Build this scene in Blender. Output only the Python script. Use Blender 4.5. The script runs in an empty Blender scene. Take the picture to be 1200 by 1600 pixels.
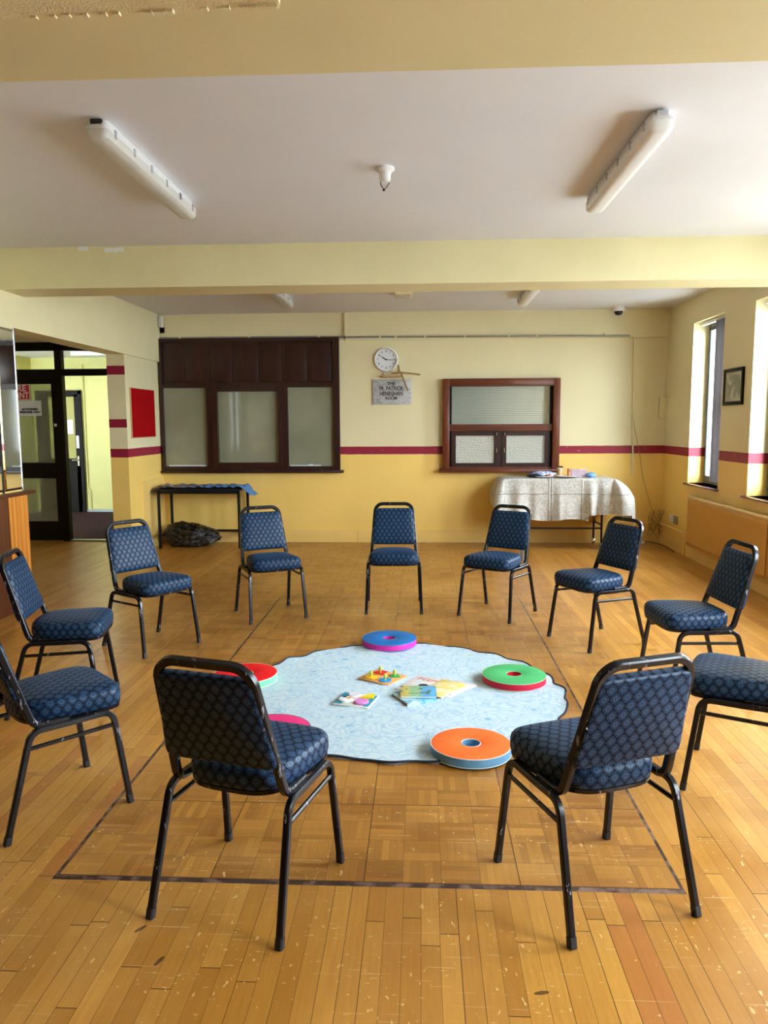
import bpy, bmesh, math, random
from mathutils import Vector, Matrix
PI = math.pi
C = bpy.context.scene.collection
SC = bpy.context.scene
# ------------------------------------------------------------------ camera
def Rm(a, ax): return Matrix.Rotation(a, 3, ax)
p_, y_, r_ = math.radians(-6.637), math.radians(-2.7946), math.radians(-0.3071)
fwd = Vector((math.sin(y_)*math.cos(p_), math.cos(y_)*math.cos(p_), math.sin(p_)))
rt0 = Vector((math.cos(y_), -math.sin(y_), 0)); up0 = rt0.cross(fwd)
rt = math.cos(r_)*rt0 + math.sin(r_)*up0; up = -math.sin(r_)*rt0 + math.cos(r_)*up0
cd = bpy.data.cameras.new('camera'); cam = bpy.data.objects.new('camera', cd); C.objects.link(cam)
m = Matrix.Identity(4)
for i in range(3):
    m[i][0] = rt[i]; m[i][1] = up[i]; m[i][2] = -fwd[i]
m[2][3] = 1.55
cam.matrix_world = m
cd.sensor_fit = 'VERTICAL'; cd.sensor_height = 36; cd.sensor_width = 27; cd.lens = 1192.75/1600*36
cd.clip_start = .05
SC.camera = cam
SC.cycles.caustics_reflective = False; SC.cycles.caustics_refractive = False
# ------------------------------------------------------------------ daylight and exposure
vs = SC.view_settings
SC.display_settings.display_device = 'sRGB'
vs.view_transform = 'Standard'; vs.look = 'None'; vs.gamma = 1; vs.use_curve_mapping = False
vs.exposure = 0.74
w = bpy.data.worlds.new('overcast_sky'); SC.world = w; w.use_nodes = True
bg = w.node_tree.nodes['Background']; bg.inputs[0].default_value = (.80, .91, 1.0, 1); bg.inputs[1].default_value = 25.0
WIN = [(8.10, 9.0), (6.48, 7.38), (4.30, 5.75), (2.2, 3.65), (.1, 1.55)]  # the wider openings are unseen guesses, widened to admit more daylight
XR, YB, XL, ZC = 3.09, 9.9, -3.37, 2.95
for i, (a, b) in enumerate(WIN):                       # daylight portals filling every window opening, the unseen ones too
    l = bpy.data.lights.new('window_daylight', 'AREA'); l.shape = 'RECTANGLE'; l.size = 1.8; l.size_y = b-a
    l.cycles.is_portal = True
    o = bpy.data.objects.new('window_daylight', l); C.objects.link(o)
    o.location = (3.40, (a+b)/2, 1.75); o.rotation_euler = (0, math.radians(90), 0)
# ------------------------------------------------------------------ material helpers
class NT:
    def __init__(s, name, rough=.5, color=(.8, .8, .8), metal=0, spec=.5):
        s.m = bpy.data.materials.new(name); s.m.use_nodes = True; s.t = s.m.node_tree
        s.b = s.t.nodes['Principled BSDF']; s.out = s.t.nodes['Material Output']
        s.b.inputs['Base Color'].default_value = (*color, 1); s.b.inputs['Roughness'].default_value = rough
        s.b.inputs['Metallic'].default_value = metal; s.b.inputs['Specular IOR Level'].default_value = spec
    def n(s, typ, **k):
        x = s.t.nodes.new(typ)
        for a, v in k.items(): setattr(x, a, v)
        return x
    def put(s, sock, v):
        if hasattr(v, 'is_linked') or isinstance(v, bpy.types.NodeSocket): s.t.links.new(v, sock)
        elif isinstance(v, (tuple, list)) and len(v) == 3 and sock.type == 'RGBA': sock.default_value = (*v, 1)
        else: sock.default_value = v
    def math(s, op, a, b=None, c=None, clamp=False):
        x = s.n('ShaderNodeMath', operation=op, use_clamp=clamp); s.put(x.inputs[0], a)
        if b is not None: s.put(x.inputs[1], b)
        if c is not None: s.put(x.inputs[2], c)
        return x.outputs[0]
    def mix(s, f, a, b, blend='MIX'):
        x = s.n('ShaderNodeMix', data_type='RGBA', blend_type=blend); s.put(x.inputs[0], f); s.put(x.inputs[6], a); s.put(x.inputs[7], b)
        return x.outputs[2]
    def pos(s):
        return s.n('ShaderNodeNewGeometry').outputs['Position']
    def obj(s): return s.n('ShaderNodeTexCoord').outputs['Object']
    def uv(s): return s.n('ShaderNodeTexCoord').outputs['UV']
    def sep(s, v):
        x = s.n('ShaderNodeSeparateXYZ'); s.put(x.inputs[0], v); return x.outputs
    def comb(s, a, b, c=0.0):
        x = s.n('ShaderNodeCombineXYZ'); s.put(x.inputs[0], a); s.put(x.inputs[1], b); s.put(x.inputs[2], c); return x.outputs[0]
    def mapv(s, v, scale=(1, 1, 1), loc=(0, 0, 0), rot=(0, 0, 0)):
        x = s.n('ShaderNodeMapping'); s.put(x.inputs[0], v); x.inputs['Scale'].default_value = scale
        x.inputs['Location'].default_value = loc; x.inputs['Rotation'].default_value = rot; return x.outputs[0]
    def noise(s, v, scale=5, detail=3, rough=.5, dist=0):
        x = s.n('ShaderNodeTexNoise'); s.put(x.inputs['Vector'], v); x.inputs['Scale'].default_value = scale
        x.inputs['Detail'].default_value = detail; x.inputs['Roughness'].default_value = rough; x.inputs['Distortion'].default_value = dist
        return x.outputs[0]
    def vor(s, v, scale=5, feature='F1', out='Distance'):
        x = s.n('ShaderNodeTexVoronoi', feature=feature); s.put(x.inputs['Vector'], v); x.inputs['Scale'].default_value = scale
        return x.outputs[out]
    def white(s, v):
        x = s.n('ShaderNodeTexWhiteNoise', noise_dimensions='3D'); s.put(x.inputs['Vector'], v); return x.outputs['Value']
    def ramp(s, f, a, b, lo=0., hi=1.):
        x = s.n('ShaderNodeMapRange', clamp=True); s.put(x.inputs[0], f)
        x.inputs[1].default_value = a; x.inputs[2].default_value = b; x.inputs[3].default_value = lo; x.inputs[4].default_value = hi
        return x.outputs[0]
    def bump(s, h, strength=.2, dist=.01):
        x = s.n('ShaderNodeBump'); s.put(x.inputs['Height'], h); x.inputs['Strength'].default_value = strength; x.inputs['Distance'].default_value = dist
        s.t.links.new(x.outputs[0], s.b.inputs['Normal'])
    def col(s, v): s.put(s.b.inputs['Base Color'], v)
    def rough(s, v): s.put(s.b.inputs['Roughness'], v)
def plain(name, color, rough=.5, metal=0, bump=None, spec=.5, var=.06, scale=14):
    t = NT(name, rough, color, metal, spec)
    n = t.noise(t.obj(), scale, 3)
    t.col(t.mix(t.ramp(n, .3, .7), tuple(c*(1-var) for c in color), tuple(min(1, c*(1+var)) for c in color)))
    if bump: t.bump(t.noise(t.obj(), bump[0], 3), bump[1], .004)
    return t.m
CREAM, YEL, MAR = (.82, .75, .465), (.95, .66, .18), (.30, .008, .035)
def wall_paint(name, bands, low, upper=CREAM, lower=YEL, band=MAR):
    t = NT(name, .5); z = t.sep(t.pos())[2]
    n = t.noise(t.pos(), 1.3, 4)
    u = t.mix(t.ramp(n, .3, .7), tuple(c*.96 for c in upper), tuple(min(1, c*1.03) for c in upper))
    l = t.mix(t.ramp(n, .3, .7), tuple(c*.95 for c in lower), tuple(min(1, c*1.04) for c in lower))
    c = t.mix(t.math('LESS_THAN', z, low), u, l)
    wob = t.math('MULTIPLY', t.math('SUBTRACT', t.noise(t.pos(), 9, 2), .5), .006)
    zz = t.math('ADD', z, wob)
    for a, b in bands:
        k = t.math('MULTIPLY', t.math('GREATER_THAN', zz, a), t.math('LESS_THAN', zz, b))
        chip = t.math('GREATER_THAN', t.noise(t.mapv(t.pos(), (1, 1, 5)), 9, 3), .715)
        c = t.mix(k, c, t.mix(chip, band, (.7, .6, .5)))
    t.col(c); t.bump(t.noise(t.pos(), 60, 4), .12, .004)
    return t.m
M = {}
M['wall'] = wall_paint('painted_wall_two_tone_with_maroon_band', [(1.15, 1.25)], 1.16)
M['pier_front'] = wall_paint('painted_pier_three_bands', [(1.17, 1.27), (1.515, 1.612), (2.122, 2.222)], 1.18)
M['pier_side'] = wall_paint('painted_pier_one_band', [(1.17, 1.27)], 1.18)
M['cream'] = plain('cream_wall_paint', CREAM, .5, bump=(45, .1), var=.03, scale=2)
def beam_mat():
    t = NT('cream_beam_paint', .55); x, y, z = t.sep(t.pos())
    n = t.noise(t.pos(), 1.5, 3)
    c = t.mix(t.ramp(n, .3, .7), (.75, .675, .38), (.82, .745, .44))
    w_ = t.math('MULTIPLY', t.math('SUBTRACT', t.noise(t.pos(), 25, 2), .5), .03)
    xx = t.math('ADD', x, w_); zz = t.math('ADD', z, w_)
    for x0, x1, z0, z1 in ((-2.71, -2.63, 2.917, 2.95), (-2.50, -2.34, 2.905, 2.938)):
        k = t.math('MULTIPLY', t.math('GREATER_THAN', xx, x0), t.math('LESS_THAN', xx, x1))
        k = t.math('MULTIPLY', k, t.math('MULTIPLY', t.math('GREATER_THAN', zz, z0), t.math('LESS_THAN', zz, z1)))
        k = t.math('MULTIPLY', k, t.math('GREATER_THAN', y, 6.0))
        c = t.mix(k, c, (.85, .84, .8))
    t.col(c); t.bump(t.noise(t.pos(), 50, 4), .15, .004); return t.m
M['beam'] = beam_mat()
M['stipple'] = plain('stippled_cream_plaster', (.80, .71, .43), .6, bump=(140, .7), var=.05, scale=50)
M['ceil'] = plain('ceiling_emulsion', (.73, .73, .76), .6, bump=(30, .06), var=.02, scale=1.5)
M['skirt'] = plain('yellow_gloss_paint', (.91, .63, .20), .3, var=.04, scale=3)
M['white'] = plain('white_plastic', (.82, .82, .83), .3, var=.02)
M['diffuser'] = plain('ribbed_grey_diffuser', (.62, .61, .57), .3, var=.03)
M['clip'] = plain('metal_clip', (.55, .55, .6), .3, metal=.8)
M['darkgap'] = plain('dark_cavity', (.012, .011, .011), .6)
M['black'] = plain('black_paint', (.007, .007, .009), .4, spec=.3)
M['ply'] = plain('black_seat_board', (.010, .010, .012), .5)
M['rubber'] = plain('black_rubber', (.015, .015, .017), .6)
M['chrome'] = plain('chrome', (.75, .75, .76), .18, metal=1)
M['steel'] = plain('galvanised_conduit', (.32, .33, .28), .45, metal=.6)
def wood(name, c1, c2, rough=.3, scale=6, axis=2, grain=12, spec=.5):
    t = NT(name, rough, spec=spec); sc = [grain, grain, grain]; sc[axis] = .8
    n = t.noise(t.mapv(t.obj(), tuple(sc)), scale*.3, 5, .6, .6)
    t.col(t.mix(t.ramp(n, .3, .7), c1, c2)); t.bump(n, .08, .003); return t.m
M['dwood'] = wood('dark_mahogany', (.016, .0035, .002), (.040, .009, .005), .35)
M['dwood_h'] = wood('dark_mahogany_horizontal', (.016, .0035, .002), (.040, .009, .005), .35, axis=0)
M['mwood'] = wood('red_brown_mahogany', (.10, .022, .008), (.21, .055, .018))
M['mwood_h'] = wood('red_brown_mahogany_horizontal', (.085, .02, .008), (.18, .045, .016), axis=0)
M['black_wood'] = wood('near_black_stained_wood', (.002, .0012, .001), (.006, .003, .002), .5, spec=.18)
M['bar_red'] = wood('dark_red_bar_wood', (.06, .014, .006), (.11, .028, .010), .35, axis=2)
M['pinewood'] = plain('raw_wood', (.55, .36, .18), .6)
def tongue():
    t = NT('orange_tongue_and_groove', .3); x, y, z = t.sep(t.obj())
    n = t.noise(t.mapv(t.obj(), (14, 14, .8)), 2.2, 5, .6, .6)
    c = t.mix(t.ramp(n, .3, .7), (.50, .16, .020), (.74, .30, .045))
    fr = t.math('FRACT', t.math('DIVIDE', t.math('ADD', y, 10.0), .062))
    g = t.math('LESS_THAN', fr, .08)
    t.col(t.mix(g, c, (.12, .03, .008))); return t.m
M['tongue'] = tongue()
def floor_mat():
    t = NT('worn_varnished_wood_floor'); x, y, z = t.sep(t.pos())
    # planks running down the room
    u = t.math('DIVIDE', x, .0575); row = t.math('FLOOR', u); fu = t.math('FRACT', u)
    off = t.math('MULTIPLY', t.white(t.comb(row, 3.7)), 7.0)
    v = t.math('ADD', t.math('DIVIDE', y, .95), off); cell = t.math('FLOOR', v); fv = t.math('FRACT', v)
    tone = t.white(t.comb(row, cell, 1.0)); tone2 = t.white(t.comb(row, cell, 8.0))
    wide = t.math('ADD', t.math('MULTIPLY', t.white(t.comb(row, 0.3)), .035), .012)
    gap = t.math('MAXIMUM', t.math('LESS_THAN', fu, wide), t.math('LESS_THAN', fv, .0035))
    # mosaic inset
    ix = t.math('SUBTRACT', x, -1.257); iy = t.math('SUBTRACT', y, 2.427)
    cx = t.math('DIVIDE', ix, .1326); cy = t.math('DIVIDE', iy, .1326)
    fx = t.math('FLOOR', cx); fy = t.math('FLOOR', cy)
    par = t.math('FLOORED_MODULO', t.math('ADD', fx, fy), 2.0)
    gx = t.math('MULTIPLY', t.math('FRACT', cx), 5.0); gy = t.math('MULTIPLY', t.math('FRACT', cy), 5.0)
    fing = t.math('ADD', t.math('MULTIPLY', gx, par), t.math('MULTIPLY', gy, t.math('SUBTRACT', 1.0, par)))
    mt = t.white(t.comb(fx, fy, t.math('FLOOR', fing))); mt2 = t.white(t.comb(fx, fy, 77.0))
    mtone = t.math('ADD', t.math('MULTIPLY', mt, .55), t.math('MULTIPLY', mt2, .45))
    mg = t.math('MULTIPLY', t.math('LESS_THAN', t.math('FRACT', fing), .05), .35)
    px_ = t.math('FRACT', t.math('DIVIDE', ix, .5304)); py_ = t.math('FRACT', t.math('DIVIDE', iy, .5304))
    pg = t.math('MAXIMUM', t.math('LESS_THAN', px_, .007), t.math('LESS_THAN', py_, .009))
    bg_ = t.math('MULTIPLY', t.math('MAXIMUM', t.math('LESS_THAN', t.math('FRACT', cx), .02), t.math('LESS_THAN', t.math('FRACT', cy), .02)), .5)
    mgap = t.math('MAXIMUM', t.math('MAXIMUM', mg, pg), bg_)
    def inside(x0, x1, y0, y1):
        a = t.math('MULTIPLY', t.math('GREATER_THAN', x, x0), t.math('LESS_THAN', x, x1))
        b = t.math('MULTIPLY', t.math('GREATER_THAN', y, y0), t.math('LESS_THAN', y, y1))
        return t.math('MULTIPLY', a, b)
    ins = inside(-1.257, .865, 2.427, 6.67); outer = inside(-1.268, .877, 2.402, 6.685)
    border = t.math('SUBTRACT', outer, ins)
    far = inside(-2.25, 1.25, 4.75, 9.9); mos = t.math('MAXIMUM', ins, far)
    tn = t.mix(mos, t.comb(tone, tone, tone), t.comb(mtone, mtone, mtone))
    gp = t.math('ADD', t.math('MULTIPLY', gap, t.math('SUBTRACT', 1.0, mos)), t.math('MULTIPLY', mgap, mos))
    tnv = t.sep(tn)[0]
    c = t.mix(mos, t.mix(tnv, (.40, .175, .024), (.585, .290, .052)), t.mix(tnv, (.25, .098, .014), (.52, .25, .045)))
    c = t.mix(t.math('MULTIPLY', t.math('GREATER_THAN', tone2, .94), t.math('MULTIPLY', .75, t.math('SUBTRACT', 1.0, mos))), c, (.42, .145, .03))
    grain = t.noise(t.mapv(t.pos(), (26, 1.6, 1)), 3, 5, .65, .4)
    c = t.mix(t.ramp(grain, .35, .7, 0, .35), c, (.32, .11, .014))
    big = t.noise(t.pos(), 1.1, 4, .6)
    c = t.mix(t.ramp(big, .5, .75, 0, .45), c, (.70, .40, .13))
    c = t.mix(t.ramp(t.noise(t.pos(), 2.3, 4), .55, .75, 0, .3), c, (.32, .12, .018))
    # flakes of missing varnish, scuffs, dark stains
    fl1 = t.math('GREATER_THAN', t.noise(t.mapv(t.pos(), (60, 26, 1), rot=(0, 0, .5)), 1.0, 2, .5, .3), .690)
    fl2 = t.math('GREATER_THAN', t.noise(t.mapv(t.pos(), (26, 110, 1), rot=(0, 0, -.7)), 1.0, 2, .5, .3), .700)
    worn = t.math('GREATER_THAN', t.noise(t.mapv(t.pos(), (1, 1, 1), (5, 2, 0)), 2.6, 3, .6), .49); fl = t.math('MULTIPLY', t.math('MAXIMUM', fl1, fl2), worn)
    worn2 = t.math('GREATER_THAN', t.noise(t.mapv(t.pos(), (1, 1, 1), (9, 7, 0)), 1.7, 3, .6), .50)
    c = t.mix(t.math('MULTIPLY', fl, .75), c, (.74, .50, .22))
    sc1 = t.math('GREATER_THAN', t.noise(t.mapv(t.pos(), (3, 120, 1), rot=(0, 0, .9)), 1.0, 2, .5, .2), .70)
    sc2 = t.math('GREATER_THAN', t.noise(t.mapv(t.pos(), (2.5, 140, 1), rot=(0, 0, -.35)), 1.0, 2, .5, .3), .71)
    c = t.mix(t.math('MULTIPLY', t.math('MULTIPLY', t.math('MAXIMUM', sc1, sc2), worn2), .5), c, (.72, .55, .34))
    dk = t.math('GREATER_THAN', t.noise(t.mapv(t.pos(), (50, 36, 1)), 1.0, 2, .5), .80)
    for sx_, sy_, rot_ in ((-.866, 2.158, .9), (-.760, 2.020, 1.2), (.33, 1.94, .2)):
        dx = t.math('SUBTRACT', x, sx_); dy = t.math('SUBTRACT', y, sy_); cr, sr = math.cos(rot_), math.sin(rot_)
        e1 = t.math('DIVIDE', t.math('ADD', t.math('MULTIPLY', dx, cr), t.math('MULTIPLY', dy, sr)), .022)
        e2 = t.math('DIVIDE', t.math('SUBTRACT', t.math('MULTIPLY', dy, cr), t.math('MULTIPLY', dx, sr)), .007)
        ee = t.math('ADD', t.math('MULTIPLY', e1, e1), t.math('MULTIPLY', e2, e2)); dk = t.math('MAXIMUM', dk, t.math('LESS_THAN', ee, 1.0))
    c = t.mix(t.math('MULTIPLY', dk, .8), c, (.06, .025, .015))
    c = t.mix(t.math('MULTIPLY', gp, .9), c, (.045, .015, .006))
    bcol = t.mix(t.ramp(t.noise(t.pos(), 18, 3), .45, .62), (.045, .022, .02), (.20, .12, .10))
    c = t.mix(border, c, bcol)
    t.col(c)
    r = .31
    r = t.math('ADD', r, t.math('MULTIPLY', fl, .2)); t.rough(r)
    h = t.math('ADD', t.math('MULTIPLY', tnv, .25), t.math('MULTIPLY', gp, -1.0))
    t.bump(h, .14, .004)
    return t.m
M['floor'] = floor_mat()
def fabric():
    t = NT('navy_woven_fabric_with_star_motif', .62, spec=.28); u, v, _ = t.sep(t.uv())
    D = []; S = []
    for k in (0, .5):
        fx = t.math('ABSOLUTE', t.math('SUBTRACT', t.math('FRACT', t.math('ADD', t.math('DIVIDE', u, .040), k)), .5))
        fy = t.math('ABSOLUTE', t.math('SUBTRACT', t.math('FRACT', t.math('ADD', t.math('DIVIDE', v, .060), k)), .5))
        d = t.math('ADD', t.math('POWER', t.math('DIVIDE', fx, .47), 1.35), t.math('POWER', t.math('DIVIDE', fy, .345), 1.35))
        pr_ = t.math('MULTIPLY', t.math('MULTIPLY', fx, .040), t.math('MULTIPLY', fy, .060))
        D.append(d); S.append(t.math('MULTIPLY', t.ramp(d, .50, .38), t.ramp(pr_, 2.5e-6, 6.0e-6)))
    dmin = t.math('MINIMUM', D[0], D[1]); star = t.math('MAXIMUM', S[0], S[1])
    dia = t.ramp(dmin, 1.0, .88); ring = t.math('MULTIPLY', dia, t.ramp(dmin, .70, .82))
    c = t.mix(dia, (.0008, .0026, .0090), (.0036, .020, .056))
    c = t.mix(t.math('MULTIPLY', ring, .6), c, (.009, .042, .105))
    c = t.mix(t.math('MULTIPLY', star, .8), c, (.034, .095, .18))
    t.put(t.b.inputs['Specular IOR Level'], t.math('ADD', .16, t.math('MULTIPLY', dia, .10)))
    wv = t.noise(t.mapv(t.uv(), (900, 900, 1)), 1, 1)
    c = t.mix(t.ramp(wv, .4, .6, 0, .15), c, (.015, .03, .06)); t.col(c)
    t.b.inputs['Sheen Weight'].default_value = .06; t.b.inputs['Sheen Roughness'].default_value = .35
    t.b.inputs['Sheen Tint'].default_value = (.30, .5, 1, 1)
    t.rough(t.math('SUBTRACT', .72, t.math('MULTIPLY', dia, .28)))
    t.bump(t.math('ADD', t.math('MULTIPLY', dia, .5), wv), .12, .002); return t.m
M['fabric'] = fabric()
def frame_paint():
    t = NT('chipped_black_enamel', .25, spec=.35)
    n = t.noise(t.mapv(t.obj(), (30, 30, 9)), 1.2, 4, .65)
    chip = t.math('GREATER_THAN', n, .648)
    t.col(t.mix(chip, (.006, .006, .008), (.20, .21, .25))); t.put(t.b.inputs['Metallic'], t.math('MULTIPLY', chip, .5))
    t.rough(t.math('ADD', .26, t.math('MULTIPLY', chip, .25))); t.bump(n, .08, .002); return t.m
M['frame'] = frame_paint()
def rug_mat():
    t = NT('pale_blue_paisley_cotton', .85); p = t.obj()
    d = t.mapv(p, (1, 1, 0)); wq = t.noise(d, 3, 3)
    dd = t.n('ShaderNodeVectorMath', operation='ADD'); t.put(dd.inputs[0], d)
    nz = t.n('ShaderNodeTexNoise'); nz.inputs['Scale'].default_value = 5; t.put(nz.inputs['Vector'], d)
    sc = t.n('ShaderNodeVectorMath', operation='SCALE'); t.put(sc.inputs[0], nz.outputs['Color']); sc.inputs['Scale'].default_value = .16; t.put(dd.inputs[1], sc.outputs[0])
    dv = dd.outputs[0]
    f = t.vor(t.mapv(dv, (1, 1.5, 1)), 5.0)
    rings = t.ramp(t.math('SINE', t.math('MULTIPLY', f, 34.0)), .2, .75)
    f2 = t.vor(t.mapv(dv, (1.3, 1, 1), (3, 1, 0)), 11.0, 'DISTANCE_TO_EDGE')
    curls = t.ramp(f2, .05, .02)
    blob = t.ramp(f, .17, .10)
    k = t.math('MAXIMUM', t.math('MULTIPLY', rings, .5), t.math('MAXIMUM', t.math('MULTIPLY', blob, .95), t.math('MULTIPLY', curls, .55)))
    k = t.math('MULTIPLY', k, t.ramp(t.noise(p, 16, 3), .30, .6, .25, 1))
    c = t.mix(k, (.54, .655, .71), (.19, .42, .64)); t.col(c)
    t.bump(t.noise(p, 130, 3), .15, .003); return t.m
M['rug'] = rug_mat()
M['binding'] = plain('navy_rug_binding', (.012, .018, .04), .7)
def vinyl(name, c):
    t = NT(name, .38, c); n = t.noise(t.obj(), 60, 3)
    t.col(t.mix(t.ramp(n, .35, .7), tuple(k*.93 for k in c), tuple(min(1, k*1.06) for k in c))); t.bump(n, .06, .003); return t.m
def pane(name, c1, c2, rough=.06, tex=None):
    t = NT(name, rough, spec=.6)
    n = t.noise(t.mapv(t.pos(), (1, 1, 1)), 1.6, 3)
    t.col(t.mix(t.ramp(n, .35, .65), c1, c2))
    if tex == 'hex':
        x, y, z = t.sep(t.obj()); q = 2*PI/.026
        v = t.math('MULTIPLY', t.math('SINE', t.math('MULTIPLY', t.math('ADD', x, t.math('MULTIPLY', z, .577)), q)), t.math('SINE', t.math('MULTIPLY', t.math('SUBTRACT', x, t.math('MULTIPLY', z, .577)), q)))
        t.bump(v, .5, .006); g = t.ramp(t.math('ADD', x, t.math('MULTIPLY', n, .5)), -.1, .75)
        t.col(t.mix(t.ramp(v, -.3, .6), t.mix(g, c1, c2), tuple(k*.62 for k in c1)))
    return t.m
M['pane_screen'] = pane('obscured_window_glass', (.25, .26, .17), (.31, .32, .22), .07)
M['pane_hex'] = pane('hexagon_patterned_glass', (.36, .41, .34), (.66, .66, .44), .22, 'hex')
def blind_pane():
    t = NT('patterned_glass_over_slatted_blind', .22, spec=.6); x, y, z = t.sep(t.obj())
    k = t.ramp(t.math('SINE', t.math('MULTIPLY', z, 2*PI/.020)), -.2, .5); v = t.vor(t.obj(), 62)
    c = t.mix(k, (.46, .47, .38), (.66, .67, .60)); t.col(c); t.bump(v, .5, .01); return t.m
M['pane_blind'] = blind_pane()
def glass(name, tint=(1, 1, 1), rough=0.0, mixf=.10):
    t = NT(name); tr = t.n('ShaderNodeBsdfTransparent'); tr.inputs[0].default_value = (*tint, 1)
    gl = t.n('ShaderNodeBsdfGlossy'); gl.inputs['Roughness'].default_value = rough
    fr = t.n('ShaderNodeFresnel'); fr.inputs[0].default_value = 1.45
    mx = t.n('ShaderNodeMixShader'); bf = t.n('ShaderNodeNewGeometry').outputs['Backfacing']; t.put(mx.inputs[0], t.math('MULTIPLY', fr.outputs[0], t.math('SUBTRACT', 1.0, bf))); t.t.links.new(tr.outputs[0], mx.inputs[1]); t.t.links.new(gl.outputs[0], mx.inputs[2])
    t.t.links.new(mx.outputs[0], t.out.inputs['Surface']); return t.m
M['glass'] = glass('clear_window_glass')
def hexglass():
    t = NT('obscure_hexagon_door_glass', .3, (.5, .52, .4)); x_, y_, z_ = t.sep(t.obj()); q = 2*PI/.03; v = t.math('ABSOLUTE', t.math('MULTIPLY', t.math('SINE', t.math('MULTIPLY', t.math('ADD', x_, t.math('MULTIPLY', z_, .577)), q)), t.math('SINE', t.math('MULTIPLY', t.math('SUBTRACT', x_, t.math('MULTIPLY', z_, .577)), q))))
    t.b.inputs['Transmission Weight'].default_value = 0
    tr = t.n('ShaderNodeBsdfTransparent'); tr.inputs[0].default_value = (.88, .92, .80, 1)
    bp = t.n('ShaderNodeBump'); bp.inputs['Strength'].default_value = .8; bp.inputs['Distance'].default_value = .01; t.put(bp.inputs['Height'], v)
    t.t.links.new(bp.outputs[0], t.b.inputs['Normal'])
    t.col(t.mix(t.ramp(v, .2, .6), (.68, .72, .60), (.34, .38, .31)))
    mx = t.n('ShaderNodeMixShader'); mx.inputs[0].default_value = .42
    t.t.links.new(tr.outputs[0], mx.inputs[1]); t.t.links.new(t.b.outputs[0], mx.inputs[2]); t.t.links.new(mx.outputs[0], t.out.inputs['Surface']); return t.m
M['doorglass'] = hexglass()
t_ = NT('mirror_silvering', .015, (.88, .90, .88), 1); M['mirror'] = t_.m
M['alu'] = plain('grey_aluminium_frame', (.20, .22, .26), .4, metal=.3)
M['alu_dark'] = plain('dark_window_gasket', (.02, .03, .045), .4)
M['blind'] = plain('brown_vertical_blind_fabric', (.06, .04, .035), .9)
M['sill'] = plain('dark_red_sill_paint', (.10, .035, .035), .3)
def rad_mat():
    t = NT('yellow_radiator_enamel', .35, (.66, .39, .10)); t.col((.66, .39, .10)); return t.m
M['rad'] = rad_mat()
M['rad_top'] = plain('radiator_top_highlight', (.90, .74, .36), .2)  # paler than the panel: the highlight along the top is in the colour
M['red_felt'] = plain('red_felt', (.36, .002, .004), .95, bump=(200, .2), spec=.1)
M['carpet'] = plain('purple_carpet', (.035, .017, .024), .95, bump=(120, .5), var=.35, scale=25, spec=.1)
M['hall'] = plain('yellow_green_hall_paint', (.66, .64, .24), .5, bump=(20, .1), var=.04, scale=3)
M['nosing'] = plain('grey_metal_strip', (.30, .36, .40), .4, metal=.3)
M['paper'] = plain('white_paper', (.80, .84, .88), .7, var=.02)
M['ink'] = plain('black_ink', (.01, .01, .012), .6)
M['sign_red'] = plain('red_sign_plastic', (.55, .008, .02), .35)
M['sign_white'] = plain('white_sign_lettering', (.85, .82, .82), .4)
def marble():
    t = NT('grey_white_marble', .25); n = t.noise(t.mapv(t.obj(), (4, 4, 9), rot=(0, .3, 0)), 2.2, 6, .65, 1.2)
    t.col(t.mix(t.ramp(n, .44, .56), (.56, .57, .57), (.40, .42, .44))); return t.m
M['marble'] = marble()
M['outside'] = plain('exterior_paving', (.42, .42, .40), .9, var=.1, scale=1)
def bag_mat():
    t = NT('black_bin_liner_plastic', .10, (.002, .0022, .003), spec=.75); t.bump(t.noise(t.obj(), 11, 4, .55, 1.5), 1.0, .05); return t.m
M['bag'] = bag_mat()
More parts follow.
